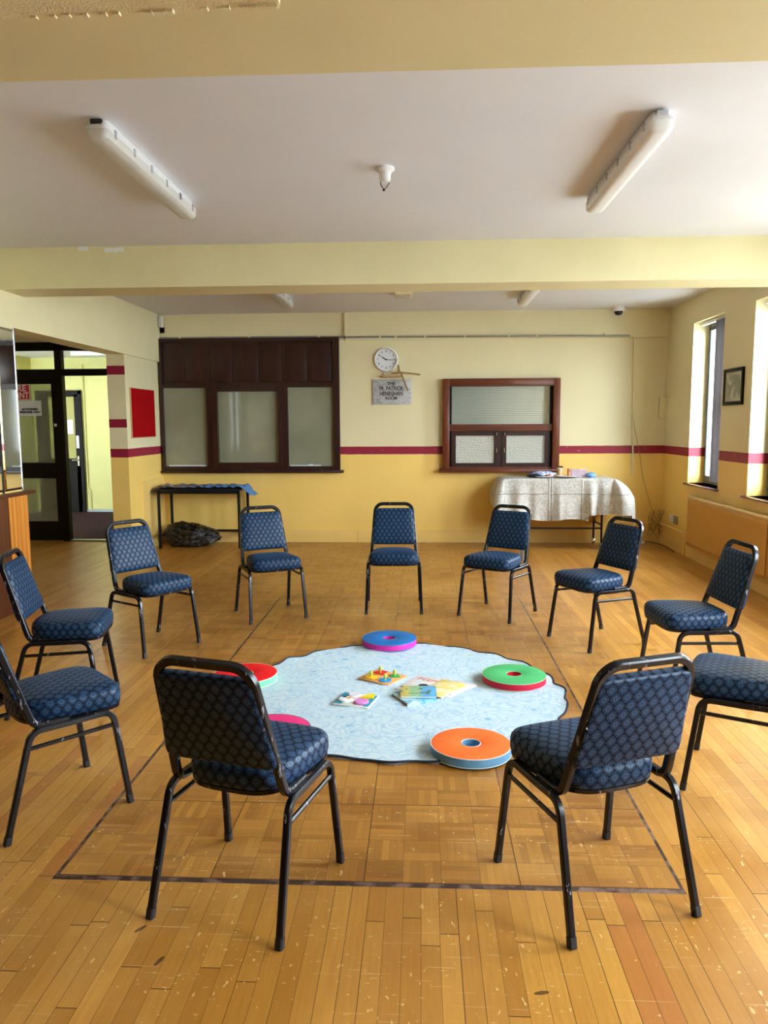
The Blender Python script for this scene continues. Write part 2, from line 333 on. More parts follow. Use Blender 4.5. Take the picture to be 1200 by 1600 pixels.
# ------------------------------------------------------------------ mesh helpers
class MB:
    def __init__(s): s.bm = bmesh.new(); s.mi = 0
    def _f(s, vs):
        try:
            f = s.bm.faces.new(vs); f.material_index = s.mi; f.smooth = True; return f
        except ValueError: return None
    def box(s, x0, x1, y0, y1, z0, z1, bev=0, rot=None, piv=None):
        v = [s.bm.verts.new((x, y, z)) for z in (z0, z1) for y in (y0, y1) for x in (x0, x1)]
        fs = [s._f([v[i] for i in q]) for q in ((0, 2, 3, 1), (4, 5, 7, 6), (0, 1, 5, 4), (2, 6, 7, 3), (0, 4, 6, 2), (1, 3, 7, 5))]
        if bev:
            es = list({e for f in fs for e in f.edges})
            r = bmesh.ops.bevel(s.bm, geom=es, offset=bev, segments=2, affect='EDGES', profile=.5)
            v = list({q for f in r['faces'] for q in f.verts} | {q for q in v if q.is_valid})
            for f in r['faces']: f.smooth = True; f.material_index = s.mi
        if rot is not None:
            c = Vector(piv) if piv else Vector(((x0+x1)/2, (y0+y1)/2, (z0+z1)/2))
            for q in v: q.co = rot @ (q.co-c) + c
        return s
    def tube(s, pts, r, n=8, square=0, closed=False, radii=None):
        pts = [Vector(p) for p in pts]; rings = []; N = len(pts); prev = None
        for i, p in enumerate(pts):
            a = pts[i-1] if (i or closed) else p; b = pts[(i+1) % N] if (i < N-1 or closed) else p
            d = (b-a).normalized()
            if prev is None:
                ref = Vector((0, 0, 1)) if abs(d.z) < .9 else Vector((0, 1, 0))
                u = (ref - d*ref.dot(d)).normalized()
            else: u = (prev - d*prev.dot(d)).normalized()
            prev = u; v = d.cross(u); ring = []
            rr = radii[i] if radii else r
            for k in range(n):
                th = 2*PI*(k+.5)/n; c_, s_ = math.cos(th), math.sin(th)
                if square:
                    e = square; q = (abs(c_)**e+abs(s_)**e)**(-1/e); c_, s_ = c_*q, s_*q
                ring.append(s.bm.verts.new(p + (u*c_+v*s_)*rr))
            rings.append(ring)
        for i in range(N if closed else N-1):
            A, B = rings[i], rings[(i+1) % N]
            for k in range(n): s._f([A[k], A[(k+1) % n], B[(k+1) % n], B[k]])
        if not closed: s._f(rings[0][::-1]); s._f(rings[-1])
        return s
    def lathe(s, prof, n=48, c=(0, 0, 0), axis='z', caps=True):
        rings = []
        for r, h in prof:
            ring = []
            for k in range(n):
                a = 2*PI*k/n
                if axis == 'z': p = (c[0]+r*math.cos(a), c[1]+r*math.sin(a), c[2]+h)
                elif axis == 'y': p = (c[0]+r*math.cos(a), c[1]+h, c[2]+r*math.sin(a))
                else: p = (c[0]+h, c[1]+r*math.cos(a), c[2]+r*math.sin(a))
                ring.append(s.bm.verts.new(p))
            rings.append(ring)
        for A, B in zip(rings, rings[1:]):
            for k in range(n): s._f([A[k], A[(k+1) % n], B[(k+1) % n], B[k]])
        if caps:
            if prof[0][0] > 1e-6: s._f(rings[0][::-1])
            if prof[-1][0] > 1e-6: s._f(rings[-1])
        return s
    def layers(s, rings, cap=True):
        R = [[s.bm.verts.new(p) for p in ring] for ring in rings]; n = len(R[0])
        for A, B in zip(R, R[1:]):
            for k in range(n): s._f([A[k], A[(k+1) % n], B[(k+1) % n], B[k]])
        if cap: s._f(R[0][::-1]); s._f(R[-1])
        return s
    def prism(s, poly, z0, z1):
        return s.layers([[(x, y, z0) for x, y in poly], [(x, y, z1) for x, y in poly]])
    def grid(s, nx, ny, fn):
        V = [[s.bm.verts.new(fn(i/nx, j/ny)) for i in range(nx+1)] for j in range(ny+1)]
        for j in range(ny):
            for i in range(nx): s._f([V[j][i], V[j][i+1], V[j+1][i+1], V[j+1][i]])
        return s
    def build(s, name, mat, parent=None, uv=False, angle=35, merge=0):
        if merge: bmesh.ops.remove_doubles(s.bm, verts=s.bm.verts, dist=merge)
        bmesh.ops.recalc_face_normals(s.bm, faces=s.bm.faces)
        a = math.radians(angle)
        for e in s.bm.edges:
            if len(e.link_faces) == 2 and e.calc_face_angle(0) > a: e.smooth = False
        if uv:
            L = s.bm.loops.layers.uv.new('UVMap')
            for f in s.bm.faces:
                n = f.normal; k = max(range(3), key=lambda i: abs(n[i])*(1.15 if i == 2 else 1))
                for l in f.loops:
                    c = l.vert.co; l[L].uv = (c.x, c.y) if k == 2 else ((c.x, c.z) if k == 1 else (c.y, c.z))
        me = bpy.data.meshes.new(name); s.bm.to_mesh(me); s.bm.free()
        for q in (mat if isinstance(mat, (list, tuple)) else [mat]): me.materials.append(M[q] if isinstance(q, str) else q)
        o = bpy.data.objects.new(name, me); C.objects.link(o)
        if parent is not None: o.parent = parent
        return o
def tag(o, label=None, cat=None, group=None, kind=None):
    if label: o['label'] = label
    if cat: o['category'] = cat
    if group: o['group'] = group
    if kind: o['kind'] = kind
    return o
def empty(name, loc=(0, 0, 0), rz=0.0, label=None, cat=None, group=None, kind=None):
    o = bpy.data.objects.new(name, None); C.objects.link(o); o.location = loc; o.rotation_euler = (0, 0, rz); o.empty_display_size = .1
    return tag(o, label, cat, group, kind)
def copy_tree(o, parent=None):
    c = o.copy(); C.objects.link(c)
    if parent is not None: c.parent = parent
    for ch in list(o.children): copy_tree(ch, c)
    return c
def text(name, s, size, mat, loc, rot, parent, thick=.0008, align='CENTER', bold=0.0, sx=1.0):
    cu = bpy.data.curves.new(name, 'FONT'); cu.body = s; cu.size = size; cu.extrude = thick; cu.align_x = align; cu.align_y = 'CENTER'; cu.offset = bold
    tmp = bpy.data.objects.new(name, cu); C.objects.link(tmp)
    bpy.context.view_layer.update()
    me = bpy.data.meshes.new_from_object(tmp.evaluated_get(bpy.context.evaluated_depsgraph_get()))
    bpy.data.objects.remove(tmp); bpy.data.curves.remove(cu)
    me.materials.clear(); me.materials.append(M[mat] if isinstance(mat, str) else mat)
    o = bpy.data.objects.new(name, me); C.objects.link(o); o.parent = parent; o.location = loc; o.rotation_euler = rot; o.scale = (sx, 1, 1)
    return o
def struct(name, mb, mat, parent=None, **k):
    o = mb.build(name, mat, parent, **k)
    if parent is None: o['kind'] = 'structure'
    return o
def arc(c, r, a0, a1, n, u, v):
    c, u, v = Vector(c), Vector(u), Vector(v)
    return [c + (u*math.cos(a0+(a1-a0)*i/n) + v*math.sin(a0+(a1-a0)*i/n))*r for i in range(n+1)]
def fillet(pts, r, n=5):
    pts = [Vector(p) for p in pts]; out = [pts[0]]
    for a, b, c in zip(pts, pts[1:], pts[2:]):
        d1, d2 = (a-b).normalized(), (c-b).normalized(); ang = d1.angle(d2); L = min(r/math.tan(ang/2), (a-b).length*.49, (c-b).length*.49)
        p0, p1 = b+d1*L, b+d2*L
        for i in range(n+1):
            t = i/n; out.append(p0*(1-t)**2 + b*2*t*(1-t) + p1*t**2)
    out.append(pts[-1]); return out
# ------------------------------------------------------------------ the room
YN = -2.6                                                   # the wall behind the camera
struct('floor', MB().box(-6.4, XR+.02, YN, 10.02, -.12, 0), 'floor')
struct('ceiling', MB().box(XL-.25, XR+.02, YN, YB+.02, ZC, ZC+.12), 'ceil')
b = MB().box(-3.62, XR+.3, YB, YB+.15, 0, ZC); struct('wall_back', b, 'wall')
b = MB(); ys = sorted(WIN); e = YN
for a, c in ys:
    b.box(XR, XR+.32, e, a, 0, ZC); b.box(XR, XR+.32, a, c, 0, .845); b.box(XR, XR+.32, a, c, 2.655, ZC); e = c
b.box(XR, XR+.32, e, YB+.15, 0, ZC); struct('wall_right', b, 'wall', merge=0)
struct('wall_rear', MB().box(XL-.3, XR+.3, YN-.12, YN, 0, ZC), 'bar_red')  # unseen wall, given dark wood to cut the bounced light
struct('wall_left', MB().box(XL-.24, XL, YN, 2.89, 0, 2.35), 'bar_red'); struct('wall_left_over_bar', MB().box(XL-.24, XL, 2.89, 6.29, 1.0, 2.35), 'wall')  # near stretch is unseen, its wood kept dark to lower the bounce
struct('trim_1', MB().box(XL-.245, XL, YN, YB, 2.35, ZC), 'cream')            # header beam over the alcove
b = MB(); b.box(-3.61, -3.40, 8.74, YB, 0, 2.35)
for f in b.bm.faces:
    f.normal_update(); f.material_index = 1 if abs(f.normal.y) < .5 else 0
struct('trim_2', b, ['pier_front', 'pier_side'])
struct('trim_3', MB().box(XL, XR, 6.12, 6.50, 2.63, ZC), 'beam')               # far cross beam
struct('trim_4', MB().box(XL, XR, .9, 2.50, 2.63, ZC), 'beam')                # near cross beam
b = MB(); ea, eb = 2.173, 2.073; b.layers([[(XL, .9, z), (-.36, .9, z), (-.36, eb, z), (XL, ea, z)] for z in (2.612, 2.632)])
random.seed(4)
for i in range(60):
    x = random.uniform(XL+.1, -.45) if i < 45 else random.uniform(-.46, -.38)
    ye = ea+(eb-ea)*(x-XL)/(-.36-XL); b.box(x-.006, x+.006*random.uniform(1, 3), ye-.012, ye+.004, 2.608-random.uniform(0, .004), 2.615)
struct('trim_5', b, 'stipple')
b = MB().box(-.96, XR, YB-.035, YB+.01, 2.60, ZC); b.box(-.975, -.955, YB-.04, YB, 2.66, ZC-.03)
struct('trim_6', b, 'cream')
def skirting(path_boxes, name):
    b = MB()
    for (x0, x1, y0, y1, nx, ny) in path_boxes:
        b.box(x0, x1, y0, y1, 0, .115)
        b.box(x0 - nx*.0 + (0 if nx >= 0 else 0), x1, y0, y1, .115, .118)
        cx0, cx1, cy0, cy1 = x0, x1, y0, y1
        if nx > 0: cx0 += .008
        if nx < 0: cx1 -= .0; cx0 += .008
        if ny < 0: cy0 += .008
        b.box(cx0, cx1, cy0, cy1, .118, .140)
        if ny < 0: cy0 += .006
        if nx < 0: cx0 += .006
        b.box(cx0, cx1, cy0, cy1, .140, .158)
    return struct(name, b, 'skirt')
skirting([(-3.40, -.832, YB-.026, YB, 0, -1), (-.829, XR, YB-.026, YB, 0, -1)], 'baseboard_back')
skirting([(XR-.026, XR, YN, YB-.026, -1, 0)], 'baseboard_right')
# alcove, glazed screen and the hall behind it
struct('wall_alcove', MB().box(-6.5, -6.38, 6.0, 10.0, 0, 2.66).box(-6.5, -3.6, 6.05, 6.17, 0, 2.66), 'wall')
struct('ceiling_alcove', MB().box(-6.5, XL-.24, 6.0, 10.0, 2.62, 2.72), 'ceil')
d1 = empty('door_1', (-4.7, 9.95, 0), kind='structure')
def dl(x): return x+4.7
b = MB()
b.box(dl(-4.785), dl(-4.695), -.045, .045, 0, 2.62)                      # mullion
b.box(dl(-3.70), dl(-3.61), -.045, .045, 0, 2.62)
b.box(dl(-6.38), dl(-3.61), -.045, .045, 2.515, 2.62)
b.box(dl(-4.70), dl(-3.61), -.045, .045, 2.19, 2.275)
b.box(dl(-5.75), dl(-4.785), -.045, .045, 2.16, 2.275)
b.box(dl(-5.80), dl(-5.70), -.045, .045, 0, 2.62); b.box(dl(-6.38), dl(-5.8), -.03, .03, 0, 2.52)
b.build('screen_frame', 'black_wood', d1)
b = MB()
b.box(dl(-5.70), dl(-5.60), -.03, .03, .01, 2.16); b.box(dl(-4.852), dl(-4.787), -.03, .03, .01, 2.16)
b.box(dl(-5.60), dl(-4.852), -.03, .03, 2.085, 2.16); b.box(dl(-5.60), dl(-4.852), -.03, .03, .845, 1.05); b.box(dl(-5.60), dl(-4.852), -.03, .03, .01, .268)
lf = b.build('door_leaf', 'black_wood', d1)
MB().box(dl(-5.60), dl(-4.852), -.004, .004, 1.05, 2.085).box(dl(-5.60), dl(-4.852), -.004, .004, .268, .845).build('patterned_glass', 'doorglass', lf)
MB().box(dl(-5.70), dl(-4.785), -.004, .004, 2.275, 2.515).box(dl(-4.695), dl(-3.70), -.004, .004, 2.275, 2.515).build('transom_glass', 'glass', d1)
MB().box(dl(-4.835), dl(-4.800), -.036, -.030, 1.53, 1.565, bev=.002).build('lock_plate', 'paper', lf)
MB().box(dl(-4.69), dl(-3.72), -.05, .05, 0, .018).build('threshold_strip', 'nosing', d1)
fs = empty('fire_sign', (-5.285, 9.914, 1.98), label='red FIRE POINT sign fixed to the glazed door in the alcove', cat='sign')
MB().box(-.150, .150, -.003, .003, -.10, .10).build('border', 'sign_white', fs)
MB().box(-.144, .144, -.005, -.0035, -.094, .094).build('face', 'sign_red', fs)
text('lettering', 'FIRE', .112, 'sign_white', (.0, -.0065, .047), (PI/2, 0, 0), fs, bold=.0015)
text('lettering', 'POINT', .112, 'sign_white', (.0, -.0065, -.045), (PI/2, 0, 0), fs, bold=.0015, sx=.80)
nt = empty('door_notice', (-5.148, 9.914, 1.77), label='white paper notice taped under the red FIRE POINT sign', cat='notice')
MB().box(-.155, .155, -.001, .001, -.10, .10).build('sheet', 'paper', nt)
text('lettering', 'AUTHORISED', .036, 'ink', (0, -.003, -.014), (PI/2, 0, 0), nt, bold=.002)
text('lettering', 'PERSONNEL ONLY', .033, 'ink', (0, -.003, -.052), (PI/2, 0, 0), nt, bold=.002)
# hall
struct('floor_hall', MB().box(-6.9, -3.3, 10.0, 13.35, -.12, .005), 'carpet')
struct('wall_hall', MB().box(-6.9, -3.3, 13.3, 13.42, 0, 2.75).box(-3.42, -3.3, 10.05, 13.3, 0, 2.75).box(-6.95, -6.85, 10.0, 13.3, 0, 2.75), 'hall')
struct('ceiling_hall', MB().box(-6.9, -3.3, 9.9, 13.4, 2.72, 2.8), 'ceil')
struct('baseboard_hall', MB().box(-6.85, -3.42, 13.27, 13.3, 0, .05), 'nosing')
d2 = empty('door_2', (-6.35, 13.28, 0), kind='structure')
MB().box(-.42, -.36, -.05, .0, 0, 2.15).box(.34, .39, -.05, 0, 0, 2.15).box(-.42, .39, -.05, 0, 2.08, 2.15).build('door_frame', 'black_wood', d2)
b = MB(); b.box(-.36, .12, -.035, 0, .96+1.08, 2.08); b.box(-.36, -.20, -.035, 0, .0, 2.08); b.box(.265, .34, -.035, 0, 0, 2.08); b.box(.12, .34, -.035, 0, 2.04, 2.08); b.box(-.36, .34, -.035, 0, 0, .96)
b.build('door_leaf', 'black_wood', d2)
MB().box(-.20, .265, -.022, -.016, .96, 2.04).build('glass', pane('hall_door_glass', (.40, .38, .14), (.46, .44, .18), .1), d2)
b = MB(); b.tube([(.30, -.05, .93), (.30, -.075, .93), (.20, -.075, .93)], .009); b.box(.285, .315, -.042, -.035, .83, 1.0)
b.build('door_handle', 'chrome', d2)
o = MB().box(-6.47, -6.12, 13.246, 13.248, 1.39, 1.64).build('paper_notice', 'paper'); tag(o, 'white paper notice on the glass of the dark hall door', 'notice')
o = MB().box(-6.075, -6.025, 13.243, 13.246, 1.14, 1.36, bev=.001).build('push_plate', 'paper', d2); o.location = (6.35, -13.28, 0)
o = MB().tube([(-5.88, 13.28, .02), (-5.88, 13.28, .4), (-5.92, 13.28, .44), (-5.92, 13.28, 2.6)], .014).build('hall_pipe', 'hall'); tag(o, 'thin yellow painted pipe running up the hall wall beside the door', 'pipe')
hl = empty('hall_light', (-5.0, 12.2, 2.70), label='fluorescent ceiling batten lighting the yellow hall', cat='light')
MB().box(-.6, .6, -.05, .05, -.05, .02, bev=.01).build('housing', 'white', hl)
ld = bpy.data.lights.new('hall_lamp', 'AREA'); ld.shape = 'RECTANGLE'; ld.size = 1.2; ld.size_y = .1; ld.energy = 13; ld.color = (1, .98, .9)
lo = bpy.data.objects.new('hall_lamp', ld); C.objects.link(lo); lo.parent = hl; lo.location = (0, 0, -.06)
# exterior ground
struct('ground', MB().box(XR+.34, 45, -25, 35, -.5, -.3), 'outside')  # unseen plane, added to bounce daylight up to the ceiling
# ------------------------------------------------------------------ windows on the right
for i, (a, c) in enumerate(sorted(WIN, reverse=True)):
    wn = empty('window_%d' % (i+1), (XR+.15, (a+c)/2, 0), kind='structure'); h = (c-a)/2
    x0 = .03
    b = MB()
    b.box(x0, x0+.05, -h, -h+.05, .845, 2.655).box(x0, x0+.05, h-.05, h, .845, 2.655).box(x0, x0+.05, -h+.05, h-.05, .845, .90).box(x0, x0+.05, -h+.05, h-.05, 2.60, 2.655)
    b.box(x0-.01, x0+.05, -.025, .025, .9, 2.6); b.box(x0, x0+.05, -h+.05, -.025, 1.72, 1.77); b.build('window_frame', 'alu', wn)
    MB().box(x0-.018, x0-.0, h-.085, h-.05, .9, 2.6).box(x0-.018, x0, .025, .06, .9, 2.6).box(x0-.018, x0, .06, h-.085, .9, .935).box(x0-.018, x0, .06, h-.085, 2.565, 2.6).build('opening_sash', 'alu_dark', wn)
    MB().box(x0+.022, x0+.027, -h+.05, h-.05, .9, 2.6).build('glass_pane', 'glass', wn)
    MB().box(-.15-.045, -.15+.19, -h-.035, h+.035, .828, .845, bev=.004).build('window_sill', 'sill', wn)
    MB().box(-.10, -.05, -h+.04, h-.05, 2.615, 2.645, bev=.004).build('blind_track', 'white', wn)
    b = MB()
    for k in range(8):
        y = -h+.05+k*.042; b.box(-.120, -.040, y, y+.003, .90, 2.615, rot=Rm(.5+.06*((k % 3)-1), 'Z'))
    b.build('blind_slats', 'blind', wn)
    if i == 0:
        b = MB().box(x0-.04, x0-.018, .03, .06, 1.62, 1.70); b.build('sash_stay', 'alu_dark', wn)
# ------------------------------------------------------------------ big serving window on the back wall
bw = empty('serving_window', (-2.21, YB, .93), label='large dark wood serving window with three panes and panelled shutter boards above, left of the clock', cat='window')
def W(b, x0, x1, z0, z1, d0, d1, **k): return b.box(x0+2.21, x1+2.21, -d1, -d0, z0-.93, z1-.93, **k)
b = MB(); W(b, -3.375, -3.345, .95, 2.64, 0, .06); W(b, -1.125, -1.045, .95, 2.64, 0, .06); W(b, -3.345, -1.125, 2.60, 2.64, 0, .055)
W(b, -3.345, -1.125, 2.015, 2.06, 0, .055); W(b, -3.345, -1.125, .95, 1.0, 0, .055)
W(b, -2.775, -2.70, 1.0, 2.015, 0, .06); W(b, -1.80, -1.715, 1.0, 2.015, 0, .06)
b.build('frame', 'dwood', bw)
b = MB(); W(b, -3.39, -1.0, .915, .95, 0, .10, bev=.004); b.build('sill', 'dwood_h', bw)
edges = [-3.345, -3.06, -2.73, -2.42, -2.08, -1.78, -1.45, -1.125]
for x0, x1 in zip(edges, edges[1:]):
    b = MB(); W(b, x0+.0, x1-.0, 2.06, 2.60, .0, .012); W(b, x0+.025, x1-.02, 2.085, 2.58, .012, .028, bev=.006); b.build('shutter_panel', 'dwood', bw)
b = MB(); W(b, -2.70, -2.63, 1.0, 2.015, .02, .085); W(b, -1.84, -1.80, 1.0, 2.015, .02, .075); W(b, -2.63, -1.84, 1.965, 2.015, .02, .08); W(b, -2.63, -1.84, 1.0, 1.05, .02, .08)
b.build('sash', 'dwood', bw)
for x0, x1 in ((-3.345, -2.775), (-2.63, -1.84), (-1.715, -1.125)):
    b = MB(); W(b, x0, x1, 1.0, 2.015, .002, .012); b.build('glass_pane', 'pane_screen', bw)
b = MB(); W(b, -3.30, -2.80, 1.002, 1.018, .013, .03); W(b, -1.70, -1.30, 1.002, 1.014, .013, .03); W(b, -1.46, -1.40, 1.014, 1.024, .013, .03)
b.build('latch_strip', 'paper', bw)
# ------------------------------------------------------------------ smaller hatch
ht = empty('serving_hatch', (1.015, YB, .92), label='smaller red-brown framed hatch with patterned glass and two little doors, right of the clock', cat='hatch')
def Hh(b, x0, x1, z0, z1, d0, d1, **k): return b.box(x0-1.015, x1-1.015, -d1, -d0, z0-.92, z1-.92, **k)
for xx in (.275, 1.668): b = MB(); Hh(b, xx, xx+.087, .96, 2.105, 0, .09, bev=.004); b.build('frame_upright', 'mwood', ht)
b = MB(); Hh(b, .362, 1.668, 2.01, 2.105, 0, .088, bev=.004); Hh(b, .362, 1.668, 1.445, 1.53, 0, .05); Hh(b, .362, 1.668, .96, .985, 0, .05); b.build('frame_rail', 'mwood_h', ht)
b = MB(); Hh(b, .235, 1.79, .915, .96, 0, .12, bev=.004); b.build('ledge', 'mwood_h', ht)
b = MB(); Hh(b, 1.635, 1.668, .985, 2.01, 0, .03); Hh(b, .362, .39, .985, 2.01, 0, .03); Hh(b, .39, 1.635, .985, 1.445, 0, .01); b.build('lining', 'black_wood', ht)
b = MB(); Hh(b, .39, 1.635, 1.53, 2.01, .004, .012); b.build('glass_pane', 'pane_hex', ht)
for x0, x1, hx, lab in ((.39, .995, .965, 1), (1.035, 1.635, 1.065, 2)):
    b = MB(); Hh(b, x0, x0+.055, .985, 1.44, .012, .045); Hh(b, x1-.055, x1, .985, 1.44, .012, .045); Hh(b, x0+.055, x1-.055, 1.385, 1.44, .012, .045); Hh(b, x0+.055, x1-.055, .985, 1.035, .012, .045)
    dr = b.build('door', 'dwood', ht)
    b = MB(); Hh(b, x0+.055, x1-.055, 1.035, 1.385, .016, .024); b.build('door_glass', 'pane_blind', dr)
    for z in (1.20, 1.405):
        b = MB(); L = .05 if z < 1.3 else .03
        b.tube([(hx-1.015, -.045, z+L/2-.92), (hx-1.015, -.068, z+L/2-.92), (hx-1.015, -.068, z-L/2-.92), (hx-1.015, -.045, z-L/2-.92)], .007); b.build('door_handle', 'chrome', dr)
b = MB(); Hh(b, .995, 1.035, .985, 1.445, .0, .035); b.build('mullion', 'dwood', ht)
o = MB().tube([(1.755, YB-.05, .985), (1.80, YB-.05, .985), (1.805, YB-.05, .972)], .010).build('ledge_hook', 'black'); o.parent = ht; o.location = (-1.015, -YB, -.92)
# ------------------------------------------------------------------ clock, plaque, shelf
ck = empty('wall_clock', (-.445, YB, 2.355), label='round white wall clock above the marble plaque', cat='clock')
MB().lathe([(.125, 0), (.150, -.01), (.154, -.03), (.146, -.045), (.134, -.045), (.130, -.030)], 56, axis='y', caps=False).build('rim', 'white', ck)
MB().lathe([(.0001, -.026), (.132, -.026)], 56, axis='y', caps=False).build('dial', 'paper', ck)
for k in range(1, 13):
    a = PI/2 - k*PI/6; text('numeral', str(k), .030, 'ink', (.105*math.cos(a), -.0275, .105*math.sin(a)), (PI/2, 0, 0), ck, .0004, bold=.0008)
def hand(L, wd, deg, y, nm):
    a = math.radians(90-deg); d = Vector((math.cos(a), 0, math.sin(a))); q = Vector((-d.z, 0, d.x))
    p = [-d*.015-q*wd, -d*.015+q*wd, d*L*.75+q*wd*.8, d*L, d*L*.75-q*wd*.8]
    MB().layers([[(v.x, y, v.z) for v in p], [(v.x, y-.002, v.z) for v in p]]).build(nm, 'ink', ck)
hand(.075, .0055, 302, -.030, 'hour_hand'); hand(.112, .0035, 95, -.033, 'minute_hand')
hand(.108, .0015, 300, -.036, 'second_hand'); MB().lathe([(.009, -.028), (.009, -.039), (.0001, -.039)], 16, axis='y').build('hub', 'ink', ck)
pq = empty('marble_plaque', (-.372, YB, 1.947), label='grey marble plaque reading THE FR. PATRICK HENEGHAN ROOM under the clock', cat='plaque')
MB().box(-.250, .250, -.022, 0, -.160, .160, bev=.003).build('slab', 'marble', pq)
for s_, z, sz, sx in (('THE', .103, .055, 1.0), ('FR. PATRICK', .042, .074, .74), ('HENEGHAN', -.024, .074, .74), ('ROOM', -.082, .050, 1.0)):
    text('lettering', s_, sz, 'ink', (-.01, -.0225, z), (PI/2, 0, 0), pq, .0008, bold=.0018, sx=sx)
for x, z in ((-.222, .0), (.222, .0), (-.222, .05)): MB().lathe([(.006, -.0225), (.006, -.025), (.0001, -.026)], 12, (x, 0, z), 'y').build('screw', 'clip', pq)
sh = empty('wall_bracket_shelf', (-.36, YB, 2.13), label='small wooden shelf board with cream back box below the clock', cat='shelf')
MB().box(-.135, .125, -.11, -.0, .0, .026, bev=.003, rot=Rm(-.02, 'Y')).build('shelf_board', 'pinewood', sh)
MB().box(-.115, .085, -.035, -.0, .028, .066).build('back_box', 'cream', sh)
def strip(pts, wd, nm, parent, mat):
    b = MB(); pts = [Vector(p) for p in pts]
    for A, B in zip(pts, pts[1:]):
        d = (B-A).normalized(); q = Vector((-d.z, 0, d.x))*wd
        v = [A-q, A+q, B+q, B-q]; b.layers([[(p.x, p.y, p.z) for p in v], [(p.x, p.y-.005, p.z) for p in v]])
    return b.build(nm, mat, parent)
M['palm'] = plain('dried_palm_leaf', (.30, .19, .06), .6)
pc = empty('palm_cross', (-.22, YB-.115, 2.19), label='dried palm leaf cross lying on the little shelf under the clock', cat='palm cross')
strip([(-.07, 0, .09), (-.055, 0, .01), (-.03, 0, -.02), (.02, 0, -.15), (.055, 0, -.235)], .011, 'long_strip', pc, 'palm')
strip([(-.155, -.008, -.012), (-.04, -.008, -.005), (.08, -.008, -.018), (.21, -.008, -.035)], .010, 'cross_strip', pc, 'palm')
strip([(-.06, -.004, .075), (-.085, -.004, -.01)], .006, 'fold', pc, 'palm')
# ------------------------------------------------------------------ wall services
o = MB().tube(fillet([(XL+.0, YB-.02, 2.653), (-.975, YB-.02, 2.648), (-.955, YB-.055, 2.637), (2.60, YB-.055, 2.618)], .01), .012).build('steel_conduit', 'steel')
tag(o, 'grey steel conduit running along the top of the back wall', 'conduit')
for x in (-3.1, -2.2, -1.3, -.52, -.32, .05, .55, 1.1, 1.45, 2.3): MB().box(x-.012, x+.012, YB-.075 if x > -.96 else YB-.035, YB-.03 if x > -.96 else YB, 2.622, 2.66 if x < -.96 else 2.648).build('saddle', 'cream', o)
o = MB().tube(fillet([(2.58, YB-.055, 2.618), (2.66, YB-.05, 2.612), (2.665, YB-.018, 2.40), (2.69, YB-.015, 1.28), (2.70, YB-.015, .86)], .06), .010).build('painted_cable', 'cream')
tag(o, 'cream painted cable dropping down the right end of the back wall', 'cable')
o = MB().tube([(2.68, YB-.008, 1.9), (2.70, YB-.01, 1.5), (2.78, YB-.012, 1.15), (2.83, YB-.012, .85), (2.93, YB-.03, .50), (2.99, YB-.03, .33)], .003, 5).build('loose_wire', 'palm')
tag(o, 'thin loose wire hanging down the back wall into the right corner', 'wire')
o = MB().box(2.995, XR, YB-.06, YB, 1.60, 1.853, bev=.004).build('junction_box', 'cream'); tag(o, 'cream painted box on the back wall in the right corner', 'box')
random.seed(9); pts = []
for i in range(60):
    a = i*.9; r = random.uniform(.03, .12)
    pts.append((2.97+r*math.cos(a)*.9, YB-.10+random.uniform(-.05, .05), max(.03, .30+r*1.3*math.sin(a*1.1)+random.uniform(-.1, .06))))
q = [];
for i in range(len(pts)-1):
    for k in range(4):
        t = k/4; p0, p1, p2, p3 = [Vector(pts[max(0, min(len(pts)-1, j))]) for j in (i-1, i, i+1, i+2)]
        q.append(.5*((2*p1)+(-p0+p2)*t+(2*p0-5*p1+4*p2-p3)*t*t+(-p0+3*p1-3*p2+p3)*t**3))
o = MB().tube(q, .0022, 5).build('tangled_wires', 'palm'); tag(o, 'tangle of thin wires hanging in the right corner near the floor', 'wires')
o = MB().tube(fillet([(2.55, 9.86, .265), (3.045, 9.86, .262), (3.05, 8.95, .262), (3.05, 8.93, .225), (3.05, 8.92, .004)], .03), .013).build('heating_pipe', 'skirt'); tag(o, 'yellow painted heating pipe running round the right corner to the radiator', 'pipe')
sk = empty('wall_socket', (XR, 9.43, .365), label='socket with dark switch plate low on the right wall near the corner', cat='socket')
MB().box(-.012, 0, -.02, .14, -.045, .045, bev=.003).build('white_plate', 'white', sk); MB().box(-.018, 0, -.15, -.03, -.05, .05, bev=.003).build('dark_plate', 'steel', sk)
o = MB().tube([(2.80, 9.83, .012), (2.9, 9.80, .03), (2.98, 9.86, .01), (3.03, 9.6, .008), (3.03, 9.3, .008), (3.00, 9.1, .008)], .005, 6).build('floor_cable', 'black'); tag(o, 'black cable lying along the skirting in the right corner', 'cable')
o = MB().box(2.72, 2.86, 9.79, 9.85, .0, .035, bev=.01).build('extension_plug', 'white'); tag(o, 'small white plug lying on the floor in the right corner', 'plug')
# radiator
rd = empty('radiator', (XR, 7.72, 0), label='long yellow painted panel radiator under the windows on the right wall', cat='radiator')
b = MB(); n = 120; y0, y1 = -1.02, 1.02
prof = []
for k in range(n+1):
    y = y0+.03+(y1-y0-.06)*k/n; d = .016 if (k % 3) == 1 else 0
    prof.append((y, d))
rings = []
for z, dx in ((.17, .010), (.20, 0), (.66, 0), (.70, .010)):
    rings.append([(-.085+dx-(d if .19 < z < .67 else 0), y, z) for y, d in prof])
for A, B in zip(rings, rings[1:]):
    va = [b.bm.verts.new(p) for p in A]; vb = [b.bm.verts.new(p) for p in B]
    for k in range(n): b._f([va[k], va[k+1], vb[k+1], vb[k]])
b.box(-.078, -.05, y0, y1, .16, .71); b.build('panel', 'rad', rd, angle=20, merge=.0003)
MB().box(-.088, -.035, y0-.004, y1+.004, .70, .722, bev=.006).build('top_grille', 'rad_top', rd)
